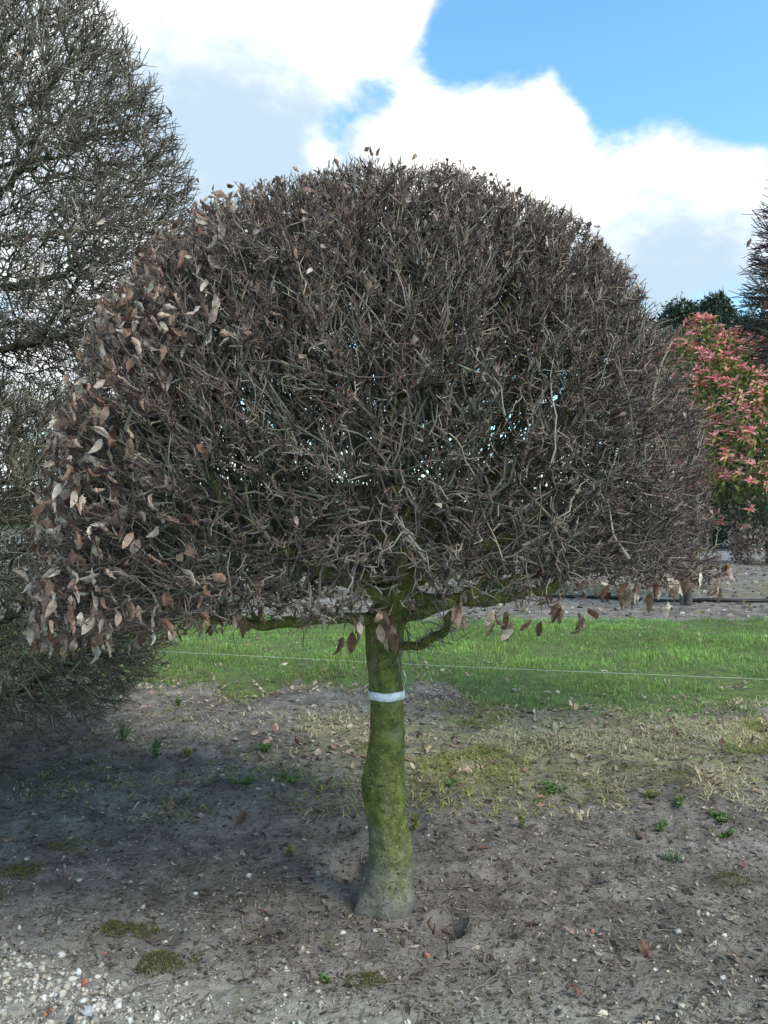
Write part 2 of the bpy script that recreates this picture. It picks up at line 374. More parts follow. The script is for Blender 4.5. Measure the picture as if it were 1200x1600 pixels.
# ------------------------------------------------------------------ leaves, stones: shared shapes
def leaf_mesh(seed, mat, nu=6, nv=4, curl=1.0, w=0.34, tint=(1, 1, 1)):
    g = np.random.default_rng(seed)
    u = np.linspace(0, 1, nu + 1)[:, None]; v = np.linspace(-1, 1, nv + 1)[None, :]
    wid = w * np.sin(np.pi * np.clip(u, 0.0, 1) ** 0.85) ** 0.95 + 0.008
    ed = 1 + 0.09 * g.standard_normal((nu + 1, nv + 1)) * (np.abs(v) > 0.9)
    a0, a1 = g.uniform(0.2, 1.0) * curl, g.uniform(-1.5, 1.5) * curl
    roll = (g.uniform(0.4, 1.7) * np.where(u > 0.35, 1, 0.6)) * curl * g.choice([1, 1, -1])
    ang = v * roll
    x = wid * ed * np.sin(ang * 0.9) / np.maximum(abs(roll) * 0.9, 0.2)
    y = wid * (1 - np.cos(ang * 0.9)) / np.maximum(abs(roll) * 0.9, 0.2) * np.sign(roll) + 0.022 * np.cos(u * 20) * (np.abs(v) * 0.9 + 0.1)
    y = y + 0.035 * g.standard_normal((nu + 1, nv + 1)) * curl
    bend = a1 * u ** 2 * 0.7
    z0 = -np.cumsum(np.cos(np.concatenate([[0], np.diff(bend[:, 0]).cumsum()])) / nu); z0 = (z0 - z0[0])[:, None]
    yb = np.cumsum(np.sin(bend[:, 0]) / nu)[:, None]
    tw = g.uniform(-0.8, 0.8) * curl * u
    xr = x * np.cos(tw) - y * np.sin(tw); yr = x * np.sin(tw) + y * np.cos(tw)
    V = np.stack([xr, yr + yb, z0 + 0 * x], -1)
    I = np.arange((nu + 1) * (nv + 1)).reshape(nu + 1, nv + 1)
    Q = np.stack([I[:-1, :-1], I[:-1, 1:], I[1:, 1:], I[1:, :-1]], -1)
    pl = 0.86 + 0.14 * np.cos(u * 20) + 0 * v
    col = (pl * (0.9 + 0.2 * np.abs(v)))[..., None] * np.array(tint)
    me = make_mesh('leaf', V, None, Q, col); me.materials.append(mat)
    return me, V.reshape(-1, 3), Q.reshape(-1, 4), col.reshape(-1, 3)
LEAVES = [leaf_mesh(100 + i, M_leaf, curl=[0.9, 1.25, 1.6][i % 3], w=[0.21, 0.26, 0.17][i % 3],
                    tint=[(1, 1, 1), (1.05, 0.96, 0.92), (0.93, 0.97, 1.02)][i % 3]) for i in range(14)]
def leaf_copy(parent, p, size, rot, k):
    o = bpy.data.objects.new('leaf', LEAVES[k][0]); C.objects.link(o)
    if parent is not None:
        o.parent = parent; b = parent.location + (parent.parent.location if parent.parent else Vector())
    else: b = Vector()
    o.location = Vector(p) - b; o.rotation_euler = rot; o.scale = (size,) * 3
    return o
DRY = np.array([(0.14, 0.080, 0.055), (0.21, 0.122, 0.082), (0.30, 0.19, 0.135), (0.40, 0.285, 0.21), (0.52, 0.41, 0.315), (0.64, 0.53, 0.41)])
def leaf_into(bag, p, size, rot, k, c):
    Rm = np.array(Euler(rot).to_matrix())
    bag.add((LEAVES[k][1] * size) @ Rm.T + np.asarray(p), None, LEAVES[k][2], LEAVES[k][3] * np.asarray(c))

# ------------------------------------------------------------------ clipped trees
class Crown:                     # star-shaped clipped crown: profile (z, r), squashed by ky, bottom tilted
    def __init__(s, cx, cy_, prof, zc, kx=1.0, ky=1.0, tx=0.0, ty=0.0, ztop=2.2, seed=0, rough=0.02):
        s.cx, s.cy, s.zc, s.kx, s.ky, s.tx, s.ty, s.ztop, s.seed, s.rough = cx, cy_, zc, kx, ky, tx, ty, ztop, seed, rough
        s.z0 = min(p[0] for p in prof)
        z = np.array([p[0] for p in prof]) - zc; r = np.array([p[1] for p in prof])
        zz = np.concatenate([np.linspace(z[i], z[i + 1], 30) for i in range(len(z) - 1)]); rr = np.concatenate([np.linspace(r[i], r[i + 1], 30) for i in range(len(z) - 1)])
        ph = np.arctan2(zz, rr); o = np.argsort(ph); s.ph = ph[o]; s.B = np.hypot(zz, rr)[o]
        s.rmax = r.max(); s.zr = (z.min() + zc, z.max() + zc)
    def q(s, P):
        x = (P[..., 0] - s.cx); y = (P[..., 1] - s.cy); z = P[..., 2]
        z = z - (s.tx * x - s.ty * y) * np.clip((s.ztop - z) / (s.ztop - s.z0), 0, 1)
        return np.stack([x / s.kx, y / s.ky, z - s.zc], -1)
    def s(s, P):
        q = s.q(P); r = np.hypot(q[..., 0], q[..., 1]); ph = np.arctan2(q[..., 2], r); az = np.arctan2(q[..., 1], q[..., 0])
        b = np.interp(ph, s.ph, s.B) * (1 + s.rough * fbm(az * 2.6, ph * 3.1, 3, s.seed))
        return np.linalg.norm(q, axis=-1) / b
    def sample(s, n, lo, hi, g, power=1.0):
        out = []; k = 0
        while k < n:
            P = np.stack([s.cx + g.uniform(-1.1, 1.1, 6000) * s.rmax * s.kx, s.cy + g.uniform(-1.1, 1.1, 6000) * s.rmax * s.ky,
                          g.uniform(s.zr[0] - 0.3, s.zr[1] + 0.15, 6000)], -1)
            v = s.s(P); ok = (v > lo) & (v < hi)
            if power != 1.0: ok &= g.random(6000) < np.clip((v - lo) / (hi - lo), 0, 1) ** power
            out.append(P[ok]); k += ok.sum()
        return np.concatenate(out)[:n]
    def outward(s, P):
        q = s.q(P); d = np.stack([q[..., 0] / s.kx, q[..., 1] / s.ky, q[..., 2]], -1); return norm(d)

def grow(chains, crown, pts, bf=0.35, seed=0):
    """chains: list of (points, parent chain index or -1, parent point index); pts: targets. returns pos, parent, label"""
    n0 = sum(len(c[0]) for c in chains); N = n0 + len(pts)
    pos = np.zeros((N, 3)); par = np.full(N, -1); path = np.zeros(N); lab = np.zeros(N, int); first = []
    k = 0
    for ci, (cp, pc, pi) in enumerate(chains):
        first.append(k)
        for i, p in enumerate(cp):
            pos[k] = p; lab[k] = ci
            par[k] = (k - 1) if i else (first[pc] + pi if pc >= 0 else -1)
            if par[k] >= 0: path[k] = path[par[k]] + np.linalg.norm(pos[k] - pos[par[k]]) * 0.6
            k += 1
    o = np.argsort(crown.s(pts)); pts = pts[o]
    out = crown.outward(pts)
    for i, p in enumerate(pts):
        d = p - pos[:k]; dist = np.sqrt((d * d).sum(1)) + 1e-6
        back = np.clip(0.25 - (d @ out[i]) / dist, 0, 1.2)         # avoid growing inwards
        cost = dist * (1 + 1.1 * back) + bf * path[:k]
        j = int(np.argmin(cost))
        pos[k] = p; par[k] = j; path[k] = path[j] + dist[j]; lab[k] = lab[j]; k += 1
    return pos, par, lab, n0
def pipe(par, n, rtip, ex):
    a = np.zeros(n); child = np.zeros(n, int)
    order = np.arange(n)[::-1]
    for i in order:
        if a[i] == 0: a[i] = rtip ** ex
        if par[i] >= 0: a[par[i]] += a[i]
    return a ** (1 / ex)
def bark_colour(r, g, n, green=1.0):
    thin = np.array([0.098, 0.072, 0.057]); mid = np.array([0.118, 0.103, 0.078]); old = np.array([0.038, 0.046, 0.022])  # old: algae green of thick wood, darkened further as painted shade inside the crown
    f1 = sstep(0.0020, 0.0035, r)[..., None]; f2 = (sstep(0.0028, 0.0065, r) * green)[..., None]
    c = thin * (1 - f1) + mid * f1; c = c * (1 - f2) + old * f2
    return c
def edge_curves(pos, par, rad, sel, g, M=5, gn=0.07, rj=0.10):
    i = sel; j = par[i]; p0 = pos[j]; p1 = pos[i]; L = np.linalg.norm(p1 - p0, axis=1, keepdims=True)
    Tn = np.zeros_like(pos); ok = par >= 0
    Tn[ok] = norm(pos[ok] - pos[par[ok]])
    main = np.full(len(pos), -1); best = np.zeros(len(pos))
    for k in np.nonzero(ok)[0]:
        if rad[k] > best[par[k]]: best[par[k]] = rad[k]; main[par[k]] = k
    hm = main >= 0; Tn[hm] = norm(Tn[hm] + 0.8 * norm(pos[main[hm]] - pos[hm]))
    e = (p1 - p0)
    m0 = (0.55 * Tn[j] * L + 0.45 * e); m1 = (0.75 * Tn[i] * L + 0.25 * e)
    t = np.linspace(0, 1, M)[None, :, None]
    h = (2*t**3-3*t**2+1) * p0[:, None] + (t**3-2*t**2+t) * m0[:, None] + (-2*t**3+3*t**2) * p1[:, None] + (t**3-t**2) * m1[:, None]
    jit = g.standard_normal((len(i), M, 3)) * gn * np.minimum(L, 0.12)[:, None]; jit[:, 0] = 0; jit[:, -1] = 0
    P = h + jit
    r0 = np.minimum(rad[j], rad[i] * 1.3); tt = t[..., 0]
    Rr = r0[:, None] * (1 - tt) + rad[i][:, None] * tt
    Rr = Rr * (1 + rj * g.standard_normal(Rr.shape))
    return P, Rr
def twig_fans(bag, crown, pos, par, rad, n, g, lo=0.45, Ls=(0.05, 0.17), r0=0.0024, r1=0.0011, up=0.45, outw=0.8, rnd=0.75, K=3, M=4, buds=2, over=0.035, colmul=1.0, edgebias=1.0, zfade=False):
    """short clipped twigs springing from the branch skeleton, ending at the clipped face"""
    ed = np.nonzero(par >= 0)[0]
    sv = crown.s(pos); w = np.clip(sv[ed] - lo, 0, 1) ** edgebias * np.linalg.norm(pos[ed] - pos[par[ed]], axis=1) ** 0.6
    if zfade: w = w * (0.34 + 0.66 * sstep(0.1, 0.8, crown.q(pos[ed])[:, 2]))
    e = g.choice(ed, n, p=w / w.sum()); t = g.uniform(0.1, 1.0, n)[:, None]
    b = pos[par[e]] * (1 - t) + pos[e] * t
    tang = norm(pos[e] - pos[par[e]]); o = crown.outward(b)
    d = norm(outw * o + up * np.array([0, 0, 1]) + rnd * g.standard_normal((n, 3)) * 0.85 + 0.45 * tang)
    L = g.uniform(*Ls, n) * (0.75 + 0.5 * g.random(n))
    lim = 1.0 + (over * g.uniform(-0.7, 1, n) ** 3 if over > 0 else over + np.zeros(n))
    for _ in range(6):                                  # the shears: shorten what sticks out
        tip = b + d * L[:, None]; v = crown.s(tip); L = np.where(v > lim, L * 0.72, L)
    keep = (crown.s(b + d * L[:, None]) <= lim + 0.015) & (L > 0.012)
    b, d, L, e = b[keep], d[keep], L[keep], e[keep]; n = len(b)
    side = norm(np.cross(d, g.standard_normal((n, 3)))); bend = g.uniform(-0.7, 0.7, n)[:, None]
    ups = np.array([0, 0, 1.0]) * g.uniform(-0.02, 0.16, n)[:, None]
    tt = np.linspace(0, 1, M)
    P = np.stack([b + d * (L * q)[:, None] + (side * bend + ups) * (L * q * q)[:, None] for q in tt], 1)
    s2 = np.cross(d, side); wv = g.uniform(-1, 1, n)
    P += s2[:, None, :] * (np.sin(tt * 5.2)[None] * (wv * np.minimum(L * 0.17, 0.018))[:, None])[..., None]
    P[:, 1:] += g.standard_normal((n, M - 1, 3)) * np.minimum(L * 0.05, 0.0045)[:, None, None]
    kk = crown.s(P[:, -1]) <= lim[keep] + 0.022; P, d, L, b = P[kk], d[kk], L[kk], b[kk]; n = len(b)
    rs = r0 * g.uniform(0.65, 1.35, n) * (0.6 + 4.0 * np.clip(L, 0, 0.2)); re = r1 * g.uniform(0.7, 1.3, n)
    Rd = rs[:, None] * (1 - tt) + re[:, None] * tt
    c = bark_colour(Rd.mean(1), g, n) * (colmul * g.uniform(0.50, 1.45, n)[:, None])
    pale = (g.random(n) < 0.20)[:, None]; c = np.where(pale, c * 0.6 + np.array([0.20, 0.186, 0.148]), c)
    c = c * np.array([1, 1, 1]) + g.standard_normal((n, 3)) * 0.006
    c = np.clip(c, 0.015, 0.5)
    bag.tubes(P, Rd, K, c)
    for q in range(buds):
        f = g.uniform(0.35, 1.0, n)[:, None]; k = np.minimum((f[:, 0] * (M - 1)).astype(int), M - 2); fr = f[:, 0] * (M - 1) - k
        a = P[np.arange(n), k] * (1 - fr[:, None]) + P[np.arange(n), k + 1] * fr[:, None]
        sd = norm(d * 0.9 + 1.0 * norm(np.cross(d, g.standard_normal((n, 3)))))
        ln = g.uniform(0.008, 0.042, n)[:, None]; rb = 0.0019
        x1 = norm(np.cross(sd, d + 1e-3)); x2 = np.cross(sd, x1)
        V = np.stack([a + x1 * rb, a - x1 * rb * 0.5 + x2 * rb, a - x1 * rb * 0.5 - x2 * rb, a + sd * ln], 1)
        I = (np.arange(n) * 4)[:, None, None] + np.array([[0, 1, 3], [1, 2, 3], [2, 0, 3]])
        bag.add(V, I, None, np.repeat(c[:, None] * np.array([1.05, 0.95, 0.85]), 4, 1))
    return n
def curve_pts(pts, n, wob=0.0, g=None):
    pts = np.array(pts, float); d = np.concatenate([[0], np.cumsum(np.linalg.norm(np.diff(pts, axis=0), axis=1))])
    t = np.linspace(0, d[-1], n)
    o = np.empty((n, 3))
    for k in range(3):                                   # Catmull-Rom through the points
        y = pts[:, k]; mm = np.gradient(y, d)
        i = np.clip(np.searchsorted(d, t, side='right') - 1, 0, len(d) - 2); h = d[i + 1] - d[i]; s = (t - d[i]) / h
        o[:, k] = (2*s**3-3*s**2+1)*y[i] + (s**3-2*s**2+s)*h*mm[i] + (-2*s**3+3*s**2)*y[i+1] + (s**3-s**2)*h*mm[i+1]
    if wob: o[1:] += g.standard_normal((n - 1, 3)) * wob
    return o
def lathe_trunk(name, centers, radii, mat, parent, seg=36, amp=0.05, seed=0):
    n = len(centers); th = np.linspace(0, 2 * np.pi, seg, endpoint=False)[None]
    z = centers[:, 2:3]
    bump = 1 + amp * fbm(np.cos(th) * 1.6 + 7 + z * 0, np.sin(th) * 1.6 + z * 5.5, 3, seed) + amp * 0.6 * fbm(np.cos(th) * 3 + z * 9, np.sin(th) * 3 + 4 + z * 2, 3, seed + 5)
    foot = np.exp(-np.clip(z, 0, 9) / 0.07)
    r = radii[:, None] * (bump + foot * (0.16 * vnoise(np.cos(th) * 2.2 + 3, np.sin(th) * 2.2 + 1, seed + 9) + 0.05 * fbm(np.cos(th) * 7, np.sin(th) * 7 + z * 30, 2, seed + 2)))
    V = np.stack([centers[:, 0:1] + r * np.cos(th), centers[:, 1:2] + r * np.sin(th), z + 0 * th], -1)
    I = np.arange(n * seg).reshape(n, seg); J = np.roll(I, -1, 1)
    Q = np.stack([I[:-1], J[:-1], J[1:], I[1:]], -1)
    return link(name, make_mesh(name, V, None, Q), mat, parent)

# ---- the dome tree
g = np.random.default_rng(21)
R0, ZT, PP, QQ, Z0 = 1.225, 2.745, 2.4, 2.45, 1.135
zz = np.linspace(Z0 + 0.04, ZT, 40)
prof = [(Z0 + 0.24, 0.0), (Z0 + 0.17, 0.5), (Z0 + 0.05, 1.0), (Z0, 1.17)] + [(z, R0 * max(1e-3, (1 - ((z - Z0) / (ZT - Z0)) ** PP)) ** (1 / QQ)) for z in zz]
dome = Crown(TX, TY, prof, 1.50, 1.0, 0.86, 0.10, 0.12, 2.2, seed=4, rough=0.022)
tree = empty('umbrella_tree', (TX, TY, 0))
tag(tree, 'bare tree clipped into a wide dome on one mossy trunk, dry leaves down one flank', 'tree', 'clipped bare trees')
rows = [(1440, 545, 655), (1425, 549, 650), (1405, 556, 652), (1380, 567, 646), (1345, 575, 647), (1320, 577, 645), (1280, 573, 636), (1250, 566, 634), (1220, 564, 632),
        (1190, 571, 632), (1150, 577, 632), (1090, 578, 630), (1050, 575, 628), (1000, 571, 630), (965, 570, 640), (930, 588, 650), (880, 606, 652), (800, 612, 650), (680, 606, 634), (540, 600, 618), (430, 600, 610)]
ctr, rad_ = [], []
for py, xl, xr in rows:
    z = H_EYE - (py - Y_HOR) * TY / F_PX
    ctr.append(((xl + xr - 1200) / 2 * TY / F_PX, TY, z)); rad_.append((xr - xl) / 2 * TY / F_PX * 0.985)
ctr = np.array(ctr); rad_ = np.array(rad_)
cs = curve_pts(ctr, 110); d0 = np.linspace(0, 1, 110)
dd = np.concatenate([[0], np.cumsum(np.linalg.norm(np.diff(ctr, axis=0), axis=1))]); rs_ = np.interp(np.linspace(0, dd[-1], 110), dd, rad_)
lathe_trunk('trunk', cs, rs_, M_bark, tree, 40, 0.07, 3)
sp = cs[(cs[:, 2] > 0.98)][::3]                          # spine nodes inside the trunk
def spine_at(z): return int(np.argmin(np.abs(sp[:, 2] - z)))
limb_def = [   # start height on the spine, way points
    (1.10, [(-0.10, 2.88, 1.13), (-0.30, 2.86, 1.12), (-0.52, 2.87, 1.115), (-0.75, 2.84, 1.17), (-0.95, 2.80, 1.26)]),
    (1.02, [(0.09, 2.83, 1.03), (0.155, 2.76, 1.06), (0.215, 2.70, 1.12), (0.26, 2.65, 1.21), (0.34, 2.57, 1.32), (0.46, 2.46, 1.44)]),
    (1.16, [(0.15, 2.98, 1.19), (0.38, 2.97, 1.185), (0.62, 3.0, 1.23), (0.9, 2.97, 1.36)]),
    (1.12, [(0.14, 2.89, 1.15), (0.32, 2.85, 1.22), (0.54, 2.79, 1.30), (0.80, 2.72, 1.38)]),
    (1.18, [(-0.08, 2.78, 1.25), (-0.20, 2.58, 1.33), (-0.36, 2.38, 1.45), (-0.5, 2.22, 1.62)]),
    (1.22, [(-0.22, 3.04, 1.30), (-0.52, 3.10, 1.42), (-0.85, 3.12, 1.58)]),
    (1.26, [(0.05, 2.74, 1.34), (0.08, 2.48, 1.46), (0.02, 2.24, 1.62)]),
    (1.24, [(0.24, 3.16, 1.30), (0.46, 3.40, 1.40), (0.66, 3.60, 1.55)]),
    (1.20, [(-0.14, 3.20, 1.27), (-0.34, 3.46, 1.38), (-0.5, 3.68, 1.52)]),
    (1.36, [(-0.16, 2.86, 1.52), (-0.42, 2.76, 1.72), (-0.62, 2.66, 1.96)]),
    (1.40, [(0.26, 2.86, 1.56), (0.50, 2.70, 1.72), (0.70, 2.62, 1.96)]),
    (1.50, [(0.08, 3.12, 1.66), (0.12, 3.36, 1.90), (0.18, 3.5, 2.14)]),
    (1.58, [(-0.10, 2.86, 1.80), (-0.28, 2.74, 2.08), (-0.36, 2.66, 2.30)]),
    (1.66, [(0.20, 2.84, 1.88), (0.36, 2.72, 2.12), (0.44, 2.68, 2.32)]),
    (1.60, [(-0.12, 3.10, 1.84), (-0.34, 3.24, 2.10), (-0.42, 3.3, 2.28)]),
    (1.30, [(0.20, 2.70, 1.36), (0.42, 2.44, 1.48), (0.62, 2.30, 1.64)]),
    (1.75, [(0.06, 2.80, 1.98), (0.04, 2.62, 2.24)])]
chains = [(sp, -1, 0)]
for z, w in limb_def:
    k = spine_at(z); pts_ = curve_pts([sp[k]] + w, 9 + 3 * len(w), 0.006, g)[1:]
    chains.append((pts_, 0, k))
pts = np.concatenate([dome.sample(4300, 0.15, 0.75, g), dome.sample(11500, 0.62, 0.985, g, 0.8)])
pos, par, lab, n0 = grow(chains, dome, pts, 0.42)
rad = pipe(par, len(pos), 0.0019, 2.35)
rad[n0:] = np.minimum(rad[n0:], 0.02)
k_ = len(sp)
for cp_, _, _ in chains[1:]:                             # first-order limbs taper from the fork
    m_ = len(cp_); rad[k_:k_ + m_] = np.linspace(0.030, 0.012, m_) * (0.58 if k_ > len(sp) + len(chains[1][0]) - 1 and k_ < len(sp) + len(chains[1][0]) + 2 else g.uniform(0.75, 1.1)) * (1 + 0.06 * np.sin(np.arange(m_) * 1.7)); k_ += m_
crown_o = link('crown', bpy.data.meshes.new('crown'), M_twig, tree)
tb = Bag()
fine = np.nonzero((par >= 0) & (np.arange(len(pos)) >= n0) & (rad <= 0.0062))[0]
P, Rr = edge_curves(pos, par, rad, fine, g, 4, 0.10)
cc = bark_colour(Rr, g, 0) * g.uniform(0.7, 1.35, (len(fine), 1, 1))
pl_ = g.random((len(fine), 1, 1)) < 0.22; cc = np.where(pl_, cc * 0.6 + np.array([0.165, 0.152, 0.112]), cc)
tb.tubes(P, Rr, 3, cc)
k_ = len(sp)
for li in range(1, len(chains)):
    cp_ = chains[li][0]; m_ = len(cp_); ids = np.arange(k_, k_ + m_); k_ += m_
    line = curve_pts(np.concatenate([sp[chains[li][2]][None], cp_]), 64); rl = np.interp(np.linspace(0, 1, 64), np.linspace(0, 1, m_ + 1), np.concatenate([[rad[ids[0]] * 1.25], rad[ids]]))
    rl = rl * (1 + 0.14 * vnoise(np.arange(64) * 0.37, np.full(64, li * 3.1), 6)); line = line + 0.004 * np.stack([vnoise(np.arange(64) * 0.5, np.full(64, li * 2.0 + q_), 9) for q_ in range(3)], -1)
    b_ = Bag(); b_.tubes(line[None], rl[None], 10, None); lo_ = link('limb', b_.mesh('limb'), M_bark, tree)
    sel = np.nonzero((par >= 0) & (lab == li) & (rad > 0.0062) & (np.arange(len(pos)) >= n0))[0]
    if len(sel):
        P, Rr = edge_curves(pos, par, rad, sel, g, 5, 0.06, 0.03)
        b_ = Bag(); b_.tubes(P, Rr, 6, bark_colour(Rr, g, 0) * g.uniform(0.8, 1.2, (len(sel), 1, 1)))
        link('branches', b_.mesh('branches'), M_twig, lo_)['kind'] = 'stuff'
sel = np.nonzero((par >= 0) & (lab == 0) & (rad > 0.0062) & (np.arange(len(pos)) >= len(sp)))[0]
if len(sel):
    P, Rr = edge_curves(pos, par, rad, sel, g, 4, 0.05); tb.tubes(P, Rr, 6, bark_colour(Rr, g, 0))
twig_fans(tb, dome, pos, par, rad, 15000, g, lo=0.55, Ls=(0.04, 0.13), r0=0.0026, r1=0.0012, buds=2, outw=0.85, rnd=0.6, up=0.5, over=0.015, zfade=True)
twig_fans(tb, dome, pos, par, rad, 13000, g, lo=0.12, Ls=(0.08, 0.20), r0=0.0044, r1=0.0024, M=3, buds=0, edgebias=0.0, over=-0.10)  # inner twigs, thick enough to take the algae tone with shade painted in
twig_fans(tb, dome, pos, par, rad, 15000, g, lo=0.80, Ls=(0.025, 0.070), r0=0.0027, r1=0.0014, up=0.45, outw=0.9, rnd=0.65, M=3, buds=2, over=0.02, zfade=True)
twig_fans(tb, dome, pos, par, rad, 1800, g, lo=0.45, Ls=(0.14, 0.28), r0=0.0031, r1=0.0015, up=0.6, outw=0.6, rnd=0.7, K=3, M=7, buds=4, over=0.01, colmul=1.25)
lp = np.concatenate([chains[1][0][2:], chains[2][0][3:12], chains[2][0][3:12], chains[4][0][3:], chains[3][0][3:]]); lp = lp[g.integers(len(lp), size=260)]
dd_ = norm(g.standard_normal((260, 3)) + np.array([0, -0.5, 0.1])); ll_ = g.uniform(0.03, 0.13, 260)[:, None]; tq = np.linspace(0, 1, 6); sd_ = norm(np.cross(dd_, g.standard_normal((260, 3))))
P = np.stack([lp + dd_ * ll_ * q_ + (sd_ * g.uniform(-0.5, 0.5, (260, 1)) + np.array([0, 0, 0.25])) * ll_ * q_ * q_ for q_ in tq], 1); P[:, 1:] += g.standard_normal((260, 5, 3)) * 0.003
tb.tubes(P, np.linspace(1, 0.45, 6)[None] * g.uniform(0.0018, 0.0036, (260, 1)), 4, np.array([0.20, 0.18, 0.145]) * g.uniform(0.5, 1.4, (260, 1)))
old = crown_o.data; crown_o.data = tb.mesh('crown'); crown_o.data.materials.append(M_twig); crown_o['kind'] = 'stuff'; bpy.data.meshes.remove(old)

# dry leaves still holding on: thick down the left flank, along the skirt, thin over the top
cand = dome.sample(26000, 0.93, 1.03, g)
q = dome.q(cand); rr = np.hypot(q[:, 0], q[:, 1]); az = np.degrees(np.arctan2(q[:, 1], q[:, 0]))    # 180 = left, -90 = towards the viewer
left = sstep(-0.22, -1.05, q[:, 0] - 0.25 * sstep(0.3, 0.95, q[:, 2]) + 0.22 * vnoise(q[:, 1] * 3 + 4, q[:, 2] * 3.5, 31)) ** 1.3 * (0.5 + 0.5 * sstep(0.95, 0.2, q[:, 2])) * sstep(0.45, -0.15, q[:, 1])
skirt = (q[:, 2] < -0.27) * (rr > 0.85) * 0.12 * sstep(0.1, 0.6, vnoise(az / 9, az * 0 + 2, 8) + 0.55)
topl = 0.028 * sstep(0.55, 0.95, q[:, 2] + 0.15 * vnoise(q[:, 0] * 4, q[:, 1] * 4, 3))
wgt = left * (0.25 + 0.75 * (vnoise(q[:, 1] * 6, q[:, 2] * 6, 12) > -0.35)) * 2.3 + skirt * 4.0 + topl * 4.0 + 0.012
pick = g.choice(len(cand), 2000, replace=False, p=wgt / wgt.sum())
spots = [(cand[i], g.uniform(0.034, 0.066) * (1.0 if q[i, 0] < -0.45 or q[i, 2] < -0.15 else 0.62), None) for i in pick]
for px, py, dep, n_, sprd in ((572, 975, 2.60, 7, 0.045), (620, 975, 2.62, 4, 0.03), (505, 950, 2.5, 3, 0.02), (540, 990, 2.62, 3, 0.02), (390, 955, 2.62, 3, 0.03), (330, 960, 2.7, 3, 0.03), (812, 965, 2.5, 5, 0.05), (780, 965, 2.5, 2, 0.02),
                             (880, 950, 2.45, 2, 0.02), (910, 955, 2.45, 3, 0.02), (965, 915, 2.6, 4, 0.03), (1000, 905, 2.6, 5, 0.035), (1035, 890, 2.75, 2, 0.02), (1085, 880, 2.85, 5, 0.04), (1125, 870, 2.9, 6, 0.035),
                             (985, 920, 2.62, 3, 0.03), (175, 720, 2.55, 3, 0.02), (260, 590, 2.45, 5, 0.04), (155, 830, 2.65, 4, 0.03), (205, 905, 2.6, 6, 0.05), (120, 940, 2.8, 7, 0.06), (240, 950, 2.65, 6, 0.05), (275, 975, 2.7, 3, 0.03), (90, 960, 2.85, 5, 0.05)):
    for _ in range(n_):
        p = at(px, py, dep) + g.standard_normal(3) * sprd * np.array([1, 1, 0.55])
        spots.append((p, g.uniform(0.055, 0.085), 1))
camp = np.array([0, 0, H_EYE])
def facing(p):
    o = dome.outward(p); return o @ norm(camp - p)
score = np.array([facing(s[0]) + (0.6 if s[2] else 0) + 4 * (s[1] - 0.06) + (0.5 if abs(s[0][0]) > 1.0 and s[0][1] < 3.1 else 0) for s in spots])
order = np.argsort(-score)
lb = Bag()
for rank, i in enumerate(order):
    p, size, hang = spots[i]
    o = dome.outward(p); yaw = math.atan2(o[1], o[0]) + math.pi / 2 + g.normal(0, 0.75)
    low = hang or dome.q(p[None])[0, 2] < -0.2
    tl = g.normal(0.15, 0.22) if low else g.normal(0.35, 0.55)
    rot = (tl, g.normal(0, 0.25 if low else 0.7), yaw); k = int(g.integers(len(LEAVES)))
    if rank < 300: leaf_copy(crown_o, p, size, rot, k)
    else: leaf_into(lb, p, size, rot, k, np.array([DRY[int(g.integers(1, 6))]]) * 1.15)
# withered shreds caught in the clipped top
cd = dome.sample(2600, 0.90, 1.025, g); qz = dome.q(cd)[:, 2]; cd = cd[g.random(len(cd)) < 0.12 + 0.88 * sstep(0.5, 1.05, qz)]; n_ = len(cd)
dv_ = g.standard_normal((n_, 3)); L_ = g.uniform(0.010, 0.032, n_)[:, None]; W_ = L_ * g.uniform(0.2, 0.5, (n_, 1)); dv_ = norm(dv_); sv_ = norm(np.cross(dv_, g.standard_normal((n_, 3)))); uv_ = np.cross(dv_, sv_)
V = np.stack([cd, cd + dv_ * L_ * 0.5 + sv_ * W_ + uv_ * W_ * 0.5, cd + dv_ * L_, cd + dv_ * L_ * 0.5 - sv_ * W_ + uv_ * W_ * 0.5], 1)
lb.add(V, (np.arange(n_) * 4)[:, None, None] + np.array([[0, 1, 2], [0, 2, 3]]), None, np.repeat((DRY[g.integers(0, 5, n_)] * g.uniform(0.7, 1.1, (n_, 1)))[:, None], 4, 1))
M_leafcol = mat_col('dry_leaf_massed', 0.65, 0.25, 0.2, 0, 30)
tag(link('leaves', lb.mesh('leaves'), M_leafcol, crown_o), kind='stuff')
# two curled dark leaves standing up from the very top
for px, dx in ((583, 0.0), (589, 0.01)):
    leaf_copy(crown_o, at(px, 246, 2.62), 0.035, (math.pi - 0.3, 0.3 if px > 585 else -0.4, 0.5), 2)

# ---- white band round the trunk
band = empty('tree_band', (TX, TY, 0.80))
tag(band, 'white plastic marking band wrapped round the mossy trunk', 'band')
zb = H_EYE - (1090 - Y_HOR) * (TY - 0.06) / F_PX
def trunk_ring(z, extra, seg=72):
    i = np.clip(np.searchsorted(cs[:, 2], z), 1, len(cs) - 1); f = (z - cs[i - 1, 2]) / (cs[i, 2] - cs[i - 1, 2])
    c = cs[i - 1] * (1 - f) + cs[i] * f; r = rs_[i - 1] * (1 - f) + rs_[i] * f
    th = np.linspace(0, 2 * np.pi, seg, endpoint=False)
    return np.stack([c[0] + (r + extra) * np.cos(th), c[1] + (r + extra) * np.sin(th), 0 * th + z], -1)
hb = 0.0155
rings = [trunk_ring(zb - hb, 0.0045), trunk_ring(zb - hb, 0.0065), trunk_ring(zb, 0.0068), trunk_ring(zb + hb, 0.0065), trunk_ring(zb + hb, 0.0045)]
wav = 0.0012 * np.sin(np.linspace(0, 2 * np.pi, 72, endpoint=False) * 5)
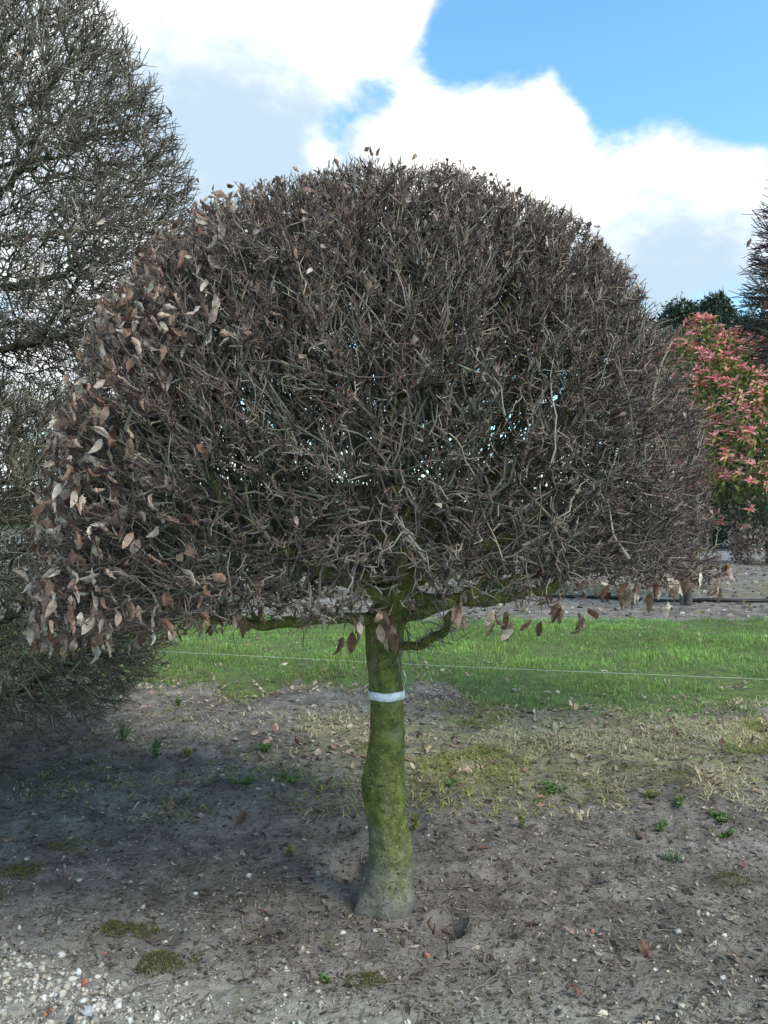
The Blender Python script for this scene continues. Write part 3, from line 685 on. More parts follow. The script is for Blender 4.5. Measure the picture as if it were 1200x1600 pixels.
V = np.stack(rings); V[..., 2] += wav; cr_ = 0.0016 * vnoise(np.arange(72)[None] * 0.55 + np.arange(5)[:, None] * 0.8, np.arange(5)[:, None] * 1.1 + np.zeros((1, 72)), 4); V[..., 0] += cr_ * np.cos(np.linspace(0, 2 * np.pi, 72, endpoint=False)); V[..., 1] += cr_ * np.sin(np.linspace(0, 2 * np.pi, 72, endpoint=False))
I = np.arange(5 * 72).reshape(5, 72); J = np.roll(I, -1, 1)
m = MN('white_plastic'); M_white = m.principled(m.mix(m.ramp(m.noise(40, 5, 0.65), 0.42, 0.72), (0.74, 0.76, 0.80), (0.52, 0.52, 0.48)), 0.55, None, 0.4)
link('strap', make_mesh('strap', V, None, np.stack([I[:-1], J[:-1], J[1:], I[1:]], -1)), M_white, band)
tp = np.array([at(628, 1084, TY), at(631, 1070, TY), at(634, 1058, TY), at(630, 1049, TY)]); V = []
for p in tp: V += [p + (0.0, -0.016, 0), p + (0.0, 0.016, 0.004), p + (0.0018, 0.016, 0.004), p + (0.0018, -0.016, 0)]
bt = [[4*i+k, 4*i+(k+1) % 4, 4*i+4+(k+1) % 4, 4*i+4+k] for i in range(3) for k in range(4)] + [[0, 3, 2, 1], [12, 13, 14, 15]]
link('loose_end', make_mesh('loose_end', np.array(V), None, bt), M_white, band)

# ---- neighbours: tiered tree on the left, tall tree on the right
def simple_tree(name, base, crowns, trunk_pts, trunk_r, label, nn, nt, seed, leaves, colmul=0.9, tw=(0.08, 0.22), kw={}):
    g = np.random.default_rng(seed)
    root = empty(name, base); tag(root, label, 'tree', 'clipped bare trees')
    tc = curve_pts(trunk_pts, 70, 0.0); lathe_trunk('trunk', tc, np.interp(np.linspace(0, 1, 70), np.linspace(0, 1, len(trunk_r)), trunk_r), M_bark, root, 20, 0.06, seed)
    for ci, (cr, n_sk, n_tw, lo) in enumerate(crowns):
        zlo, zhi = cr.zr; spn = tc[(tc[:, 2] > zlo - 0.15) & (tc[:, 2] < zhi - 0.3)][::2]
        ch = [(spn, -1, 0)]
        nl = 16
        for k in range(nl):
            a = 2 * math.pi * (k * 0.382 + g.uniform(-0.05, 0.05)); j = int(len(spn) * (0.1 + 0.8 * k / nl)); s0 = spn[j]
            Lr = cr.rmax * g.uniform(0.55, 0.75) * (1 - 0.45 * k / nl)
            w = [s0, s0 + np.array([math.cos(a) * Lr * 0.5, math.sin(a) * Lr * 0.5, Lr * 0.16]), s0 + np.array([math.cos(a) * Lr, math.sin(a) * Lr, Lr * g.uniform(0.2, 0.5)])]
            ch.append((curve_pts(w, 12, 0.008, g)[1:], 0, j))
        pts = np.concatenate([cr.sample(n_sk // 4, 0.25, 0.7, g), cr.sample(n_sk - n_sk // 4, 0.55, 0.975, g, 0.7)])
        pts = pts[g.random(len(pts)) < np.where((pts[:, 0] - base[0]) * (1 if base[0] < 0 else -1) > -0.1, 1.0, 0.5)]
        pos, par, lab, n0 = grow(ch, cr, pts, 0.40)
        rad = pipe(par, len(pos), 0.0021, 2.3); rad[n0:] = np.minimum(rad[n0:], 0.018); rad[len(spn):n0] = np.clip(rad[len(spn):n0], 0.009, 0.028)
        b = Bag(); sel = np.nonzero((par >= 0) & (np.arange(len(pos)) >= len(spn)))[0]
        P, Rr = edge_curves(pos, par, rad, sel, g, 4)
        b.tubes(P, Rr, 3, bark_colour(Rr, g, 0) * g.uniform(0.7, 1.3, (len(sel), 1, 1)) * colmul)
        twig_fans(b, cr, pos, par, rad, n_tw, g, lo=lo, Ls=tw, r0=0.0036, r1=0.0017, buds=0, M=3, colmul=colmul, **kw)
        if ci == 1: b.K = [k_ * np.array([1.0, 1.05, 0.90]) for k_ in b.K]
        co = link('crown', b.mesh('crown'), M_twig, root); co['kind'] = 'stuff'
        for (p, size, rot) in leaves[ci]: leaf_copy(co, p, size, rot, int(g.integers(len(LEAVES))))
    return root
gl = np.random.default_rng(5)
LX0, LY0 = -2.72, 4.70
up_prof = [(2.52, 0.0), (2.44, 0.9), (2.40, 1.35), (2.46, 1.52), (2.8, 1.62), (3.2, 1.625), (3.5, 1.58), (3.8, 1.49), (4.15, 1.34), (4.6, 1.08), (4.95, 0.75), (5.15, 0.4), (5.22, 0.0)]
lo_prof = [(0.30, 0.0), (0.22, 0.8), (0.28, 1.15), (0.55, 1.42), (0.9, 1.52), (1.3, 1.55), (1.7, 1.50), (2.0, 1.36), (2.2, 1.1), (2.33, 0.7), (2.36, 0.0)]
up_c = Crown(LX0, LY0, up_prof, 3.3, seed=31, rough=0.015); lo_c = Crown(LX0, LY0, lo_prof, 1.1, seed=33, rough=0.02)
def dl(cr, n, zmin=None, zmax=None, size=(0.05, 0.08)):
    c = cr.sample(n * 40, 0.97, 1.02, gl); ok = (c[:, 1] < LY0 + 0.3)
    if zmin is not None: ok &= c[:, 2] > zmin
    if zmax is not None: ok &= c[:, 2] < zmax
    return [(p, gl.uniform(*size), (gl.normal(0.2, 0.4), gl.normal(0, 0.4), gl.uniform(0, 6.28))) for p in c[ok][:n]]
lv_up = [(at(45, 365, 3.6), 0.07, (0.2, 0.1, 0.4)), (at(70, 410, 3.6), 0.06, (0.3, 0.4, 1.4)), (at(90, 440, 3.7), 0.055, (0.5, -0.4, 2.4)), (at(235, 322, 3.9), 0.06, (0.4, 0.4, 0.4)), (at(165, 345, 3.8), 0.05, (0.2, 0.9, 0.4))] + dl(up_c, 16)
lv_lo = dl(lo_c, 46, zmin=2.1) + dl(lo_c, 22, zmax=2.0)
simple_tree('tiered_tree', (LX0, LY0, 0), [(up_c, 12000, 26000, 0.42), (lo_c, 10500, 24000, 0.36)],
            [(LX0, LY0, -0.02), (LX0 + 0.03, LY0, 0.8), (LX0 - 0.02, LY0 + 0.02, 2.2), (LX0, LY0, 3.6), (LX0, LY0, 4.9)], (0.12, 0.10, 0.085, 0.05, 0.015),
            'tall bare tree clipped into two stacked tiers, an upper cone over a low drum', 4, 4, 51, [lv_up, lv_lo], 1.35, (0.05, 0.17), dict(up=0.2, outw=0.85, rnd=0.75, over=0.008))
RX0, RY0 = 3.09, 4.05
r_prof = [(2.42, 0.0), (2.36, 0.8), (2.34, 1.02), (2.45, 1.14), (2.75, 1.185), (3.0, 1.14), (3.3, 1.0), (3.6, 0.78), (3.85, 0.42), (3.95, 0.0)]
r_c = Crown(RX0, RY0, r_prof, 2.8, seed=41, rough=0.09)
lv_r = [[(at(1172, 373, 3.95), 0.05, (0.3, 0.2, 0.3)), (at(1188, 382, 3.9), 0.07, (0.2, 0.2, 1.0)), (at(1196, 470, 3.9), 0.07, (0.2, -0.2, 0.5)), (at(1180, 545, 3.9), 0.06, (0.8, 0.3, 0.7)), (at(1198, 435, 3.9), 0.07, (1.0, 0.2, 0.3)), (at(1178, 523, 3.9), 0.05, (0.9, 0.7, 0.3))]]
simple_tree('standard_tree', (RX0, RY0, 0), [(r_c, 2200, 8500, 0.3)],
            [(RX0, RY0, -0.02), (RX0 + 0.02, RY0, 1.0), (RX0 - 0.02, RY0 + 0.01, 2.2), (RX0, RY0, 3.0), (RX0, RY0, 3.7)], (0.085, 0.07, 0.06, 0.03, 0.01),
            'bare clipped tree with long spiky twigs, rising over the red leaved tree', 2, 2, 61, lv_r, 0.6, (0.10, 0.22), dict(up=0.15, outw=1.1, rnd=0.55, over=0.10))

# ------------------------------------------------------------------ leafy background
def leaf_cloud(bag, centers, dirs, Ls, Ws, cols, g, fold=0.25):
    n = len(centers); d = norm(dirs); s = norm(np.cross(d, g.standard_normal((n, 3)))); u = np.cross(d, s)
    L = Ls[:, None]; W = Ws[:, None]
    V = np.stack([centers, centers + d * L * 0.5 + s * W + u * W * fold, centers + d * L, centers + d * L * 0.5 - s * W + u * W * fold], 1)
    I = (np.arange(n) * 4)[:, None, None] + np.array([[0, 1, 2], [0, 2, 3]])
    bag.add(V, I, None, np.repeat(cols[:, None], 4, 1))
m = MN('brown_bark'); M_brown = m.principled(m.mix(m.ramp(m.noise(25, 4), 0.3, 0.7), (0.07, 0.055, 0.045), (0.13, 0.11, 0.09)), 0.85, m.bump(m.noise(60, 4), 0.6, 0.01), 0.2)
def trunk_mesh(name, pts, r, parent, seed=0):
    c = curve_pts(pts, 24); return lathe_trunk(name, c, np.interp(np.linspace(0, 1, 24), np.linspace(0, 1, len(r)), r), M_brown, parent, 14, 0.08, seed)
# red-tipped evergreen on a stem
gp = np.random.default_rng(90)
ROS_V = []
def rosette_mesh(seed, red):
    gq = np.random.default_rng(seed); b = Bag(); n = 9
    a = np.arange(n) * 2.4; a = a + gq.normal(0, 0.35, n); el = np.linspace(1.35, 0.05, n) + gq.normal(0, 0.22, n)
    d = np.stack([np.cos(a) * np.cos(el), np.sin(a) * np.cos(el), np.sin(el)], -1)
    base = np.array([[0.84, 0.24, 0.25], [0.85, 0.35, 0.33], [0.80, 0.42, 0.31]][red])
    cols = base * gq.uniform(0.75, 1.2, (n, 1)); cols[-2:] = np.array([0.26, 0.27, 0.06]) * gq.uniform(0.8, 1.2, (2, 1))
    c0 = np.zeros((n, 3)); L = gq.uniform(0.06, 0.13, n); L[:3] *= 0.7
    s = norm(np.cross(d, [0.01, 0.02, 1.0])); u = np.cross(s, d)
    V = np.stack([c0, d * (L * 0.35)[:, None] + s * 0.015 + u * 0.006, d * (L * 0.35)[:, None] - s * 0.015 + u * 0.006,
                  d * (L * 0.7)[:, None] + s * 0.013 - u * 0.004, d * (L * 0.7)[:, None] - s * 0.013 - u * 0.004, d * L[:, None] - u * (L * 0.28)[:, None]], 1)
    I = (np.arange(n) * 6)[:, None, None] + np.array([[0, 2, 1], [1, 2, 3], [2, 4, 3], [3, 4, 5]])
    b.add(V, I, None, np.repeat(cols[:, None], 6, 1))
    me = b.mesh('rosette'); me.materials.append(M_rosette); ROS_V.append((b.V[0], b.T[0], b.K[0])); return me
ROS = [rosette_mesh(s, s % 3) for s in range(6)]
def red_tree(base, lumps, stems, label, n_ros, n_leaf):
    root = empty('red_leaved_tree', base); tag(root, label, 'tree', 'red leaved evergreens')
    for st in stems: trunk_mesh('stem', st, (0.05, 0.04, 0.03), root, 3)
    L = np.array(lumps); L[:, 0] -= 0.12; L[:, 2] += 0.06; c, r = L[:, :3], L[:, 3:]
    def surf(n, lo, hi):
        w = (r.prod(1)) ** 0.66; k = gp.choice(len(L), n, p=w / w.sum()); d = norm(gp.standard_normal((n, 3)))
        p = c[k] + d * r[k] * gp.uniform(lo, hi, (n, 1))
        inside = np.zeros(n, bool)
        for q in range(len(L)): inside |= (k != q) & ((((p - c[q]) / r[q]) ** 2).sum(1) < lo * lo * 0.9)
        return p[~inside], d[~inside]
    b = Bag(); p, d = surf(n_leaf, 0.55, 1.0)
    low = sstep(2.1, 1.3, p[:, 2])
    dr = norm(d * 0.8 + gp.standard_normal((len(p), 3)) * 0.5 + np.array([0, 0, -0.55]))
    col = np.array([0.14, 0.19, 0.045]) * gp.uniform(0.5, 1.7, (len(p), 1)); yel = gp.random(len(p)) < 0.4 * (1 - low)
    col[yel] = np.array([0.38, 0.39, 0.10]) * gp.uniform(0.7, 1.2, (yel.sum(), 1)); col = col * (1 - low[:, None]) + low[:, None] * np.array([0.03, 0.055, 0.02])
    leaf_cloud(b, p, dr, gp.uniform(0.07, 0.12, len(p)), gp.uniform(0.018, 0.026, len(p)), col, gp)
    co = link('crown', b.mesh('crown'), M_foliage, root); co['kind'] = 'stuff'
    p, d = surf(n_ros * 3, 0.97, 1.04)
    keep = gp.random(len(p)) < np.where(p[:, 2] > 1.9, 1, 0.25) * np.where(d[:, 1] < 0.1, 1, 0.15)
    p, d = p[keep][:n_ros], d[keep][:n_ros]
    rb_ = Bag(); p2, d2 = surf(2600, 0.93, 1.03); kk = (p2[:, 2] > 1.75) & (gp.random(len(p2)) < 0.85); p2, d2 = p2[kk], d2[kk]
    for i in range(len(p2)):
        me = ROS_V[int(gp.integers(6))]; Rm = np.array((Vector(d2[i]) * 0.7 + Vector((gp.normal(0, .25), gp.normal(0, .25), 0.8))).to_track_quat('Z', 'Y').to_matrix()); rb_.add(me[0] * gp.uniform(0.75, 1.25) @ Rm.T + p2[i], me[1], None, me[2] * gp.uniform(0.7, 1.15))
    link('young_leaves', rb_.mesh('young_leaves'), M_rosette, co)['kind'] = 'stuff'
    for i in range(len(p)):
        o = bpy.data.objects.new('leaf_rosette', ROS[int(gp.integers(6))]); C.objects.link(o); o.parent = co
        o.location = Vector(p[i]) - co.location - root.location
        o.rotation_euler = (Vector(d[i]) * 0.7 + Vector((gp.normal(0, .2), gp.normal(0, .2), 0.8))).to_track_quat('Z', 'Y').to_euler(); o.scale = (gp.uniform(0.75, 1.25),) * 3
    return root
red_tree((4.7, 12.0, 0), [(5.55, 12.0, 2.65, 1.35, 1.2, 1.5), (4.95, 11.85, 3.75, 0.42, 0.42, 0.62), (4.75, 11.9, 3.5, 0.5, 0.5, 0.6), (5.75, 11.8, 3.35, 0.55, 0.5, 0.55), (6.3, 12.0, 3.2, 0.8, 0.7, 0.75), (5.3, 11.4, 2.9, 0.7, 0.6, 0.8), (5.5, 11.5, 2.0, 0.75, 0.6, 0.8)],
         [[(4.72, 12.0, -0.05), (4.78, 12.0, 0.7), (5.1, 12.0, 1.6), (5.5, 12.0, 2.6)], [(4.66, 12.05, -0.05), (4.68, 12.1, 0.8), (4.8, 12.0, 2.0), (4.9, 11.9, 3.2)]],
         'evergreen tree with pink red young leaves over drooping green ones', 290, 9000)
# dark evergreens
ge = np.random.default_rng(17)
def evergreen(x, y, h, rw, label, hue):
    root = empty('evergreen_tree', (x, y, 0)); tag(root, label, 'tree', 'dark evergreens at the back')
    trunk_mesh('trunk', [(x, y, -0.1), (x + 0.1, y, h * 0.4), (x, y, h * 0.85)], (0.22, 0.14, 0.04), root, 5)
    n = 17000; t = ge.random(n) ** 0.8; a = ge.uniform(0, 2 * np.pi, n)
    env = rw * np.clip(1 - ((t - 0.35) / 0.66) ** 2, 0.0, 1) ** 0.5 * (1 + 0.22 * vnoise(a * 2.2, t * 9, int(x * 10)) + 0.12 * vnoise(a * 6, t * 25, int(x * 7)))
    rr = env * ge.uniform(0.55, 1.0, n) ** 0.5
    p = np.stack([x + rr * np.cos(a), y + rr * np.sin(a), h * (0.02 + 0.98 * t) + ge.normal(0, 0.12, n)], -1)
    d = np.stack([np.cos(a) * 0.6, np.sin(a) * 0.6, 0.3 + 0 * a], -1) + ge.standard_normal((n, 3)) * 1.2
    k = np.array(hue) * ge.uniform(0.6, 1.5, (n, 1))
    b = Bag(); leaf_cloud(b, p, d, ge.uniform(0.08, 0.20, n), ge.uniform(0.03, 0.055, n), k, ge)
    nt_ = 240; tt = ge.uniform(0.80, 1.0, nt_); aa = ge.uniform(0, 6.28, nt_)         # feathery leading shoots
    r2 = rw * np.clip(1 - ((tt - 0.35) / 0.66) ** 2, 0, 1) ** 0.5 * ge.random(nt_)
    p2 = np.stack([x + r2 * np.cos(aa), y + r2 * np.sin(aa), h * (0.02 + 0.98 * tt)], -1)
    leaf_cloud(b, p2, np.stack([ge.normal(0, .25, nt_), ge.normal(0, .25, nt_), np.ones(nt_)], -1), ge.uniform(0.25, 0.6, nt_), np.full(nt_, 0.018), np.array(hue) * ge.uniform(0.7, 1.5, (nt_, 1)), ge)
    co = link('crown', b.mesh('crown'), M_foliage, root); co['kind'] = 'stuff'
for (px, py, d, rw, lab_) in ((1064, 480, 28, 1.7, 'broad dark evergreen showing between the dome tree and the red leaved tree'), (1118, 470, 29, 1.5, 'tallest dark evergreen, straight behind the tip of the red leaved tree'),
                             (1160, 505, 27, 1.3, 'lower dark evergreen between the red leaved tree and the spiky bare tree'), (1205, 500, 28, 1.5, 'dark evergreen standing behind the spiky bare tree')):
    p = at(px, py, d); evergreen(p[0], d, p[2], rw, lab_, (0.040, 0.064, 0.034))
# beech hedge holding brown leaves
gh = np.random.default_rng(29)
def leaf_hedge(name, x0, x1, y0, y1, h, n, pal, size, label, group):
    root = empty(name, ((x0 + x1) / 2, (y0 + y1) / 2, 0)); tag(root, label, 'hedge', group)
    p = np.stack([gh.uniform(x0, x1, n), gh.uniform(y0, y1, n), gh.uniform(0.02, h, n)], -1)
    f = gh.random(n); p[f < 0.55, 1] = y0 + gh.normal(0, 0.05, (f < 0.55).sum()); e = (f > 0.55) & (f < 0.7); p[e, 2] = h + gh.normal(0, 0.04, e.sum()); e = (f > 0.7) & (f < 0.8); p[e, 0] = x0 + gh.normal(0, 0.05, e.sum())
    p[:, 1] += 0.12 * vnoise(p[:, 0] * 2, p[:, 2] * 2, 6)
    col = np.array(pal)[gh.integers(len(pal), size=n)] * gh.uniform(0.7, 1.25, (n, 1))
    b = Bag(); leaf_cloud(b, p, gh.standard_normal((n, 3)) + np.array([0, -0.4, -0.5]), gh.uniform(*size, n), gh.uniform(size[0] * 0.3, size[1] * 0.3, n), col, gh)
    co = link('foliage', b.mesh('foliage'), M_foliage, root); co['kind'] = 'stuff'
    b = Bag(); k = int((x1 - x0) / 0.5)
    xs = np.linspace(x0 + 0.2, x1 - 0.2, k); P = np.stack([np.stack([xs, xs * 0 + (y0 + y1) / 2, xs * 0 + z], -1) for z in (-0.05, h * 0.5, h * 0.95)], 1)
    b.tubes(P, np.repeat(np.array([[0.03, 0.025, 0.01]]), k, 0), 5, np.full((k, 3), 0.06)); link('stems', b.mesh('stems'), M_twig, root)['kind'] = 'stuff'
leaf_hedge('beech_hedge', 9.5, 17, 20, 21.2, 1.72, 9000, DRY[:5] * 0.8, (0.07, 0.13), 'clipped hedge holding brown and pinkish dry leaves, at the pale track', None)
leaf_hedge('far_hedge', -70, 70, 62, 65, 2.9, 26000, [(0.04, 0.06, 0.025), (0.06, 0.06, 0.035), (0.05, 0.045, 0.03)], (0.3, 0.7), 'long dull green hedge closing the field far behind the clipped trees', None)

# ------------------------------------------------------------------ string, hose
def tube_obj(name, pts, r, n, mat, K=8):
    P = curve_pts(pts, n)[None]; b = Bag(); b.tubes(P, np.full((1, n), r), K, None); return link(name, b.mesh(name), mat)
m = MN('white_twine'); M_str = m.principled((0.75, 0.80, 0.78), 0.6)
p0, p1 = at(270, 1019, 7.6), at(1200, 1062, 6.45); dv = (p1 - p0)
tag(tube_obj('string_line', [p0 - dv * 0.35, p0, p0 + dv * 0.5 - (0, 0, 0.012), p1, p1 + dv * 0.5], 0.0010, 40, M_str, 5), 'thin white string stretched low over the green turf', 'string')
m = MN('black_rubber'); M_hose = m.principled((0.012, 0.012, 0.014), 0.5)
hx = np.array([2.0, 2.9, 3.8, 4.6, 5.2, 5.8, 6.8]); hy = np.array([13.05, 13.0, 12.75, 12.5, 12.35, 12.32, 12.4])
tag(tube_obj('hose', np.stack([hx, hy, height(hx, hy) + 0.028], -1), 0.03, 60, M_hose), 'black irrigation hose lying on bare soil past the turf', 'hose')

# ------------------------------------------------------------------ grass, litter, stones
gg = np.random.default_rng(61)
def blades(bag, x, y, z, L, W, lean, cols, g):
    n = len(x); a = g.uniform(0, 2 * np.pi, n); ld = np.stack([np.cos(a), np.sin(a)], -1) * lean[:, None]
    fa = g.uniform(0, 2 * np.pi, n); s = np.stack([np.cos(fa), np.sin(fa), 0 * fa], -1) * W[:, None]
    b = np.stack([x, y, z], -1)
    rise = np.sqrt(np.clip(1.02 - lean ** 2, 0.03, 1)); mid = b + np.stack([ld[:, 0] * L * 0.38, ld[:, 1] * L * 0.38, L * 0.62 * rise], -1); tip = b + np.stack([ld[:, 0] * L, ld[:, 1] * L, L * rise * (1 - 0.35 * lean)], -1)
    V = np.stack([b - s, b + s, mid - s * 0.75, mid + s * 0.75, tip], 1)
    I = (np.arange(n) * 5)[:, None, None] + np.array([[0, 1, 3], [0, 3, 2], [2, 3, 4]])
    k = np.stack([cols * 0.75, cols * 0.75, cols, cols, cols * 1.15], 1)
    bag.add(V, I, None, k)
n = 92000
x = gg.uniform(-4.6, 7.2, n); y = lawn_front(x) - 0.25 + gg.random(n) ** 1.15 * (lawn_back(x) - lawn_front(x) + 0.25)
tuft = fbm(x * 2.3, y * 2.3, 3, 19); tin = fbm(x * 0.9, y * 0.9, 3, 29)
edge_f = sstep(-0.25, 0.9, y - lawn_front(x) + 0.45 * tuft)
ok = gg.random(n) < 0.45 + 0.55 * edge_f
x, y, tuft, tin, edge_f = x[ok], y[ok], tuft[ok], tin[ok], edge_f[ok]; n = len(x)
L = (0.055 + 0.065 * tuft + gg.uniform(-0.015, 0.035, n)) * (0.55 + 0.45 * edge_f); L = np.clip(L, 0.018, 0.13)
gc = (np.array([0.22, 0.385, 0.088])[None] + np.array([0.09, 0.03, 0.01]) * tuft[:, None]) * (1 + 0.55 * tin[:, None]) * gg.uniform(0.65, 1.35, (n, 1)); dry = gg.random(n) < (0.07 + 0.30 * (1 - edge_f)); gc[dry] = np.array([0.34, 0.30, 0.14]) * gg.uniform(0.7, 1.2, (dry.sum(), 1))
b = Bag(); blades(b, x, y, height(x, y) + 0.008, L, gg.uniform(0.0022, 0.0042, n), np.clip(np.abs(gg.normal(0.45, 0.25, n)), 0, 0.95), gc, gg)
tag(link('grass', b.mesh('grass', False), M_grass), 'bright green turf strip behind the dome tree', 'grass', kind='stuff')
# straw and moss band in front of the turf
n = 120000
x = gg.uniform(-2.0, 3.4, n); y = gg.uniform(3.8, 6.6, n)
bandm = np.exp(-((y - 5.05 - 0.03 * x) / 0.75) ** 2) * sstep(-1.0, 0.35, x + 0.6 * fbm(x, y, 2, 9)) + 0.10
ok = gg.random(n) < bandm * sstep(-0.25, 0.25, fbm(x * 2.6, y * 2.6, 3, 55)); x, y = x[ok], y[ok]; n = len(x)
gs = fbm(x * 1.7, y * 1.7, 3, 66)
pal = np.where((gs > 0.02)[:, None], np.array([0.37, 0.38, 0.10]), np.array([0.68, 0.60, 0.33])) * gg.uniform(0.6, 1.25, (n, 1))
b = Bag(); blades(b, x, y, height(x, y), gg.uniform(0.025, 0.08, n), gg.uniform(0.002, 0.0042, n), np.clip(gg.normal(0.93, 0.12, n), 0.2, 1.0), pal, gg)
tag(link('dry_grass', b.mesh('dry_grass', False), M_grass), 'straw coloured dry grass and moss between turf and bare soil', 'dry grass', kind='stuff')
# fine litter: chips, straw bits and crumbs of leaf over the soil
n = 80000
d = 2.0 * np.exp(gg.random(n) * math.log(6.4 / 2.0)); x = gg.uniform(-0.78, 0.78, n) * d * 1.0; y = d
kl = ~((y < 2.42 - 0.24 * (x + 0.2)) & (x < 0.1) & (gg.random(n) < 0.75)); x, y, d = x[kl], y[kl], d[kl]; n = len(x)
z = height(x, y); a = gg.uniform(0, 6.28, n); Ln = np.clip(gg.lognormal(math.log(0.0056), 0.55, n), 0.002, 0.024) * (0.6 + 0.16 * d); Wn = Ln * gg.uniform(0.10, 0.5, n)
u = np.stack([np.cos(a), np.sin(a), gg.normal(0, 0.25, n)], -1) * Ln[:, None]; v = np.stack([-np.sin(a), np.cos(a), gg.normal(0, 0.35, n)], -1) * Wn[:, None]
c0 = np.stack([x, y, z + 0.003 + gg.uniform(0, 0.004, n)], -1)
V = np.stack([c0 - u, c0 - v + (0, 0, 0.002), c0 + u, c0 + v], 1)
pal = np.array([(0.10, 0.075, 0.055), (0.19, 0.155, 0.115), (0.30, 0.25, 0.19), (0.06, 0.045, 0.036), (0.40, 0.345, 0.26), (0.14, 0.125, 0.11)])
pk = pal[gg.choice(6, n, p=[.24, .24, .17, .17, .09, .09])] * gg.uniform(0.7, 1.25, (n, 1))
b = Bag(); b.add(V, (np.arange(n) * 4)[:, None, None] + np.array([[0, 1, 2], [0, 2, 3]]), None, np.repeat(pk[:, None], 4, 1))
n = 2600                                                  # hair-thin roots and straws
d = 2.1 * np.exp(gg.random(n) * math.log(6.0 / 2.1)); x = gg.uniform(-0.65, 0.65, n) * d; a = gg.uniform(0, 6.28, n); L = gg.uniform(0.03, 0.10, n)
tt = np.linspace(-0.5, 0.5, 5); bend = gg.normal(0, 0.35, n)
P = np.stack([np.stack([x + L * (np.cos(a) * t_ - np.sin(a) * bend * t_ * t_), d + L * (np.sin(a) * t_ + np.cos(a) * bend * t_ * t_)], -1) for t_ in tt], 1)
P = np.concatenate([P, (height(P[..., 0], P[..., 1]) + 0.004 + gg.uniform(0, 0.006, P.shape[:2]))[..., None]], -1)
b.tubes(P, np.repeat(gg.uniform(0.0008, 0.0018, (n, 1)), 5, 1), 3, np.array([0.20, 0.165, 0.125]) * gg.uniform(0.5, 1.6, (n, 1)))
tag(link('ground_litter', b.mesh('ground_litter', False), M_litter), 'fine chips, straw and crumbled leaf strewn over the soil', 'litter', kind='stuff')

# stones
def stone_mesh(seed, flat=0.65, nr=4, ns=6):
    g = np.random.default_rng(seed); V = [[0, 0, 1]]
    for i in range(1, nr):
        for k in range(ns):
            t_ = math.pi * i / nr; a = 2 * math.pi * (k + 0.5 * (i % 2)) / ns; V.append([math.sin(t_) * math.cos(a), math.sin(t_) * math.sin(a), math.cos(t_)])
    V.append([0, 0, -1]); V = np.array(V) * (1 + 0.20 * g.standard_normal((len(V), 1))) * np.array([1, g.uniform(0.6, 0.9), flat * g.uniform(0.8, 1.2)])
    T = []
    for k in range(ns): T += [[0, 1 + k, 1 + (k + 1) % ns], [len(V) - 1, 1 + (nr - 2) * ns + (k + 1) % ns, 1 + (nr - 2) * ns + k]]
    for i in range(nr - 2):
        for k in range(ns):
            a_, b_, c_, d_ = 1 + i * ns + k, 1 + i * ns + (k + 1) % ns, 1 + (i + 1) * ns + k, 1 + (i + 1) * ns + (k + 1) % ns; T += [[a_, c_, b_], [b_, c_, d_]]
    return V, np.array(T)
STONES = [stone_mesh(s) for s in range(12)]; GRITS = [stone_mesh(s + 50, 0.65, 3, 5) for s in range(12)]
PALE = np.array([(0.42, 0.385, 0.325), (0.34, 0.315, 0.265), (0.50, 0.48, 0.43), (0.33, 0.315, 0.285), (0.46, 0.41, 0.31), (0.22, 0.21, 0.20)]) * 1.22
SM = []
for k, (v, t_) in enumerate(STONES):
    me = make_mesh('pebble', v, t_, None, np.repeat(PALE[[0, 2, 1, 0, 2, 4, 0, 1, 2, 3, 0, 2][k]][None], len(v), 0)); me.materials.append(M_stone); SM.append(me)
ns_ = []
n = 21000; x = gg.uniform(-1.5, 1.55, n); y = gg.uniform(1.95, 3.1, n)
gz = 2.44 - 0.24 * (x + 0.2) * (x < 0.3) - 0.12 * (x >= 0.3) + 0.16 * fbm(x * 3, y * 3, 3, 91)
dens = 0.95 * sstep(0.10, -0.25, y - gz) * (0.35 + 0.65 * sstep(-0.2, -0.9, x) + 0.3 * sstep(2.5, 2.3, y)) * sstep(-0.35, 0.15, fbm(x * 4, y * 4, 3, 71) + 0.35 * sstep(-0.2, -0.9, x))
ok = gg.random(n) < dens; gxs, gys = x[ok], y[ok]; gsz = np.clip(gg.lognormal(math.log(0.0054), 0.45, ok.sum()), 0.003, 0.016)
d = 2.3 * np.exp(gg.random(950) * math.log(4.8 / 2.3)); x2 = gg.uniform(-0.6, 0.6, 950) * d; sz2 = np.clip(gg.lognormal(math.log(0.0052), 0.42, 950), 0.003, 0.013)
n = 5200; x3 = gg.uniform(-1.5, 1.2, n); y3 = gg.uniform(1.95, 2.72, n); ok = gg.random(n) < 0.9 * sstep(0.12, -0.25, y3 - (2.44 - 0.24 * (x3 + 0.2) + 0.14 * fbm(x3 * 3, y3 * 3, 3, 91))) * (0.3 + 0.7 * sstep(0.1, -0.6, x3))
x3, y3 = x3[ok], y3[ok]; sz3 = gg.uniform(0.0022, 0.0048, len(x3))
sx = np.concatenate([gxs, x2, x3]); sy = np.concatenate([gys, d, y3]); ss = np.concatenate([gsz, sz2, sz3])
keep = np.hypot(sx - TX, sy - TY) > 0.15; sx, sy, ss = sx[keep], sy[keep], ss[keep]
seen = (np.abs(sx / sy) < 0.51) & (sy > 2.28)
rank = np.argsort(-(ss / sy) * seen)
b = Bag()
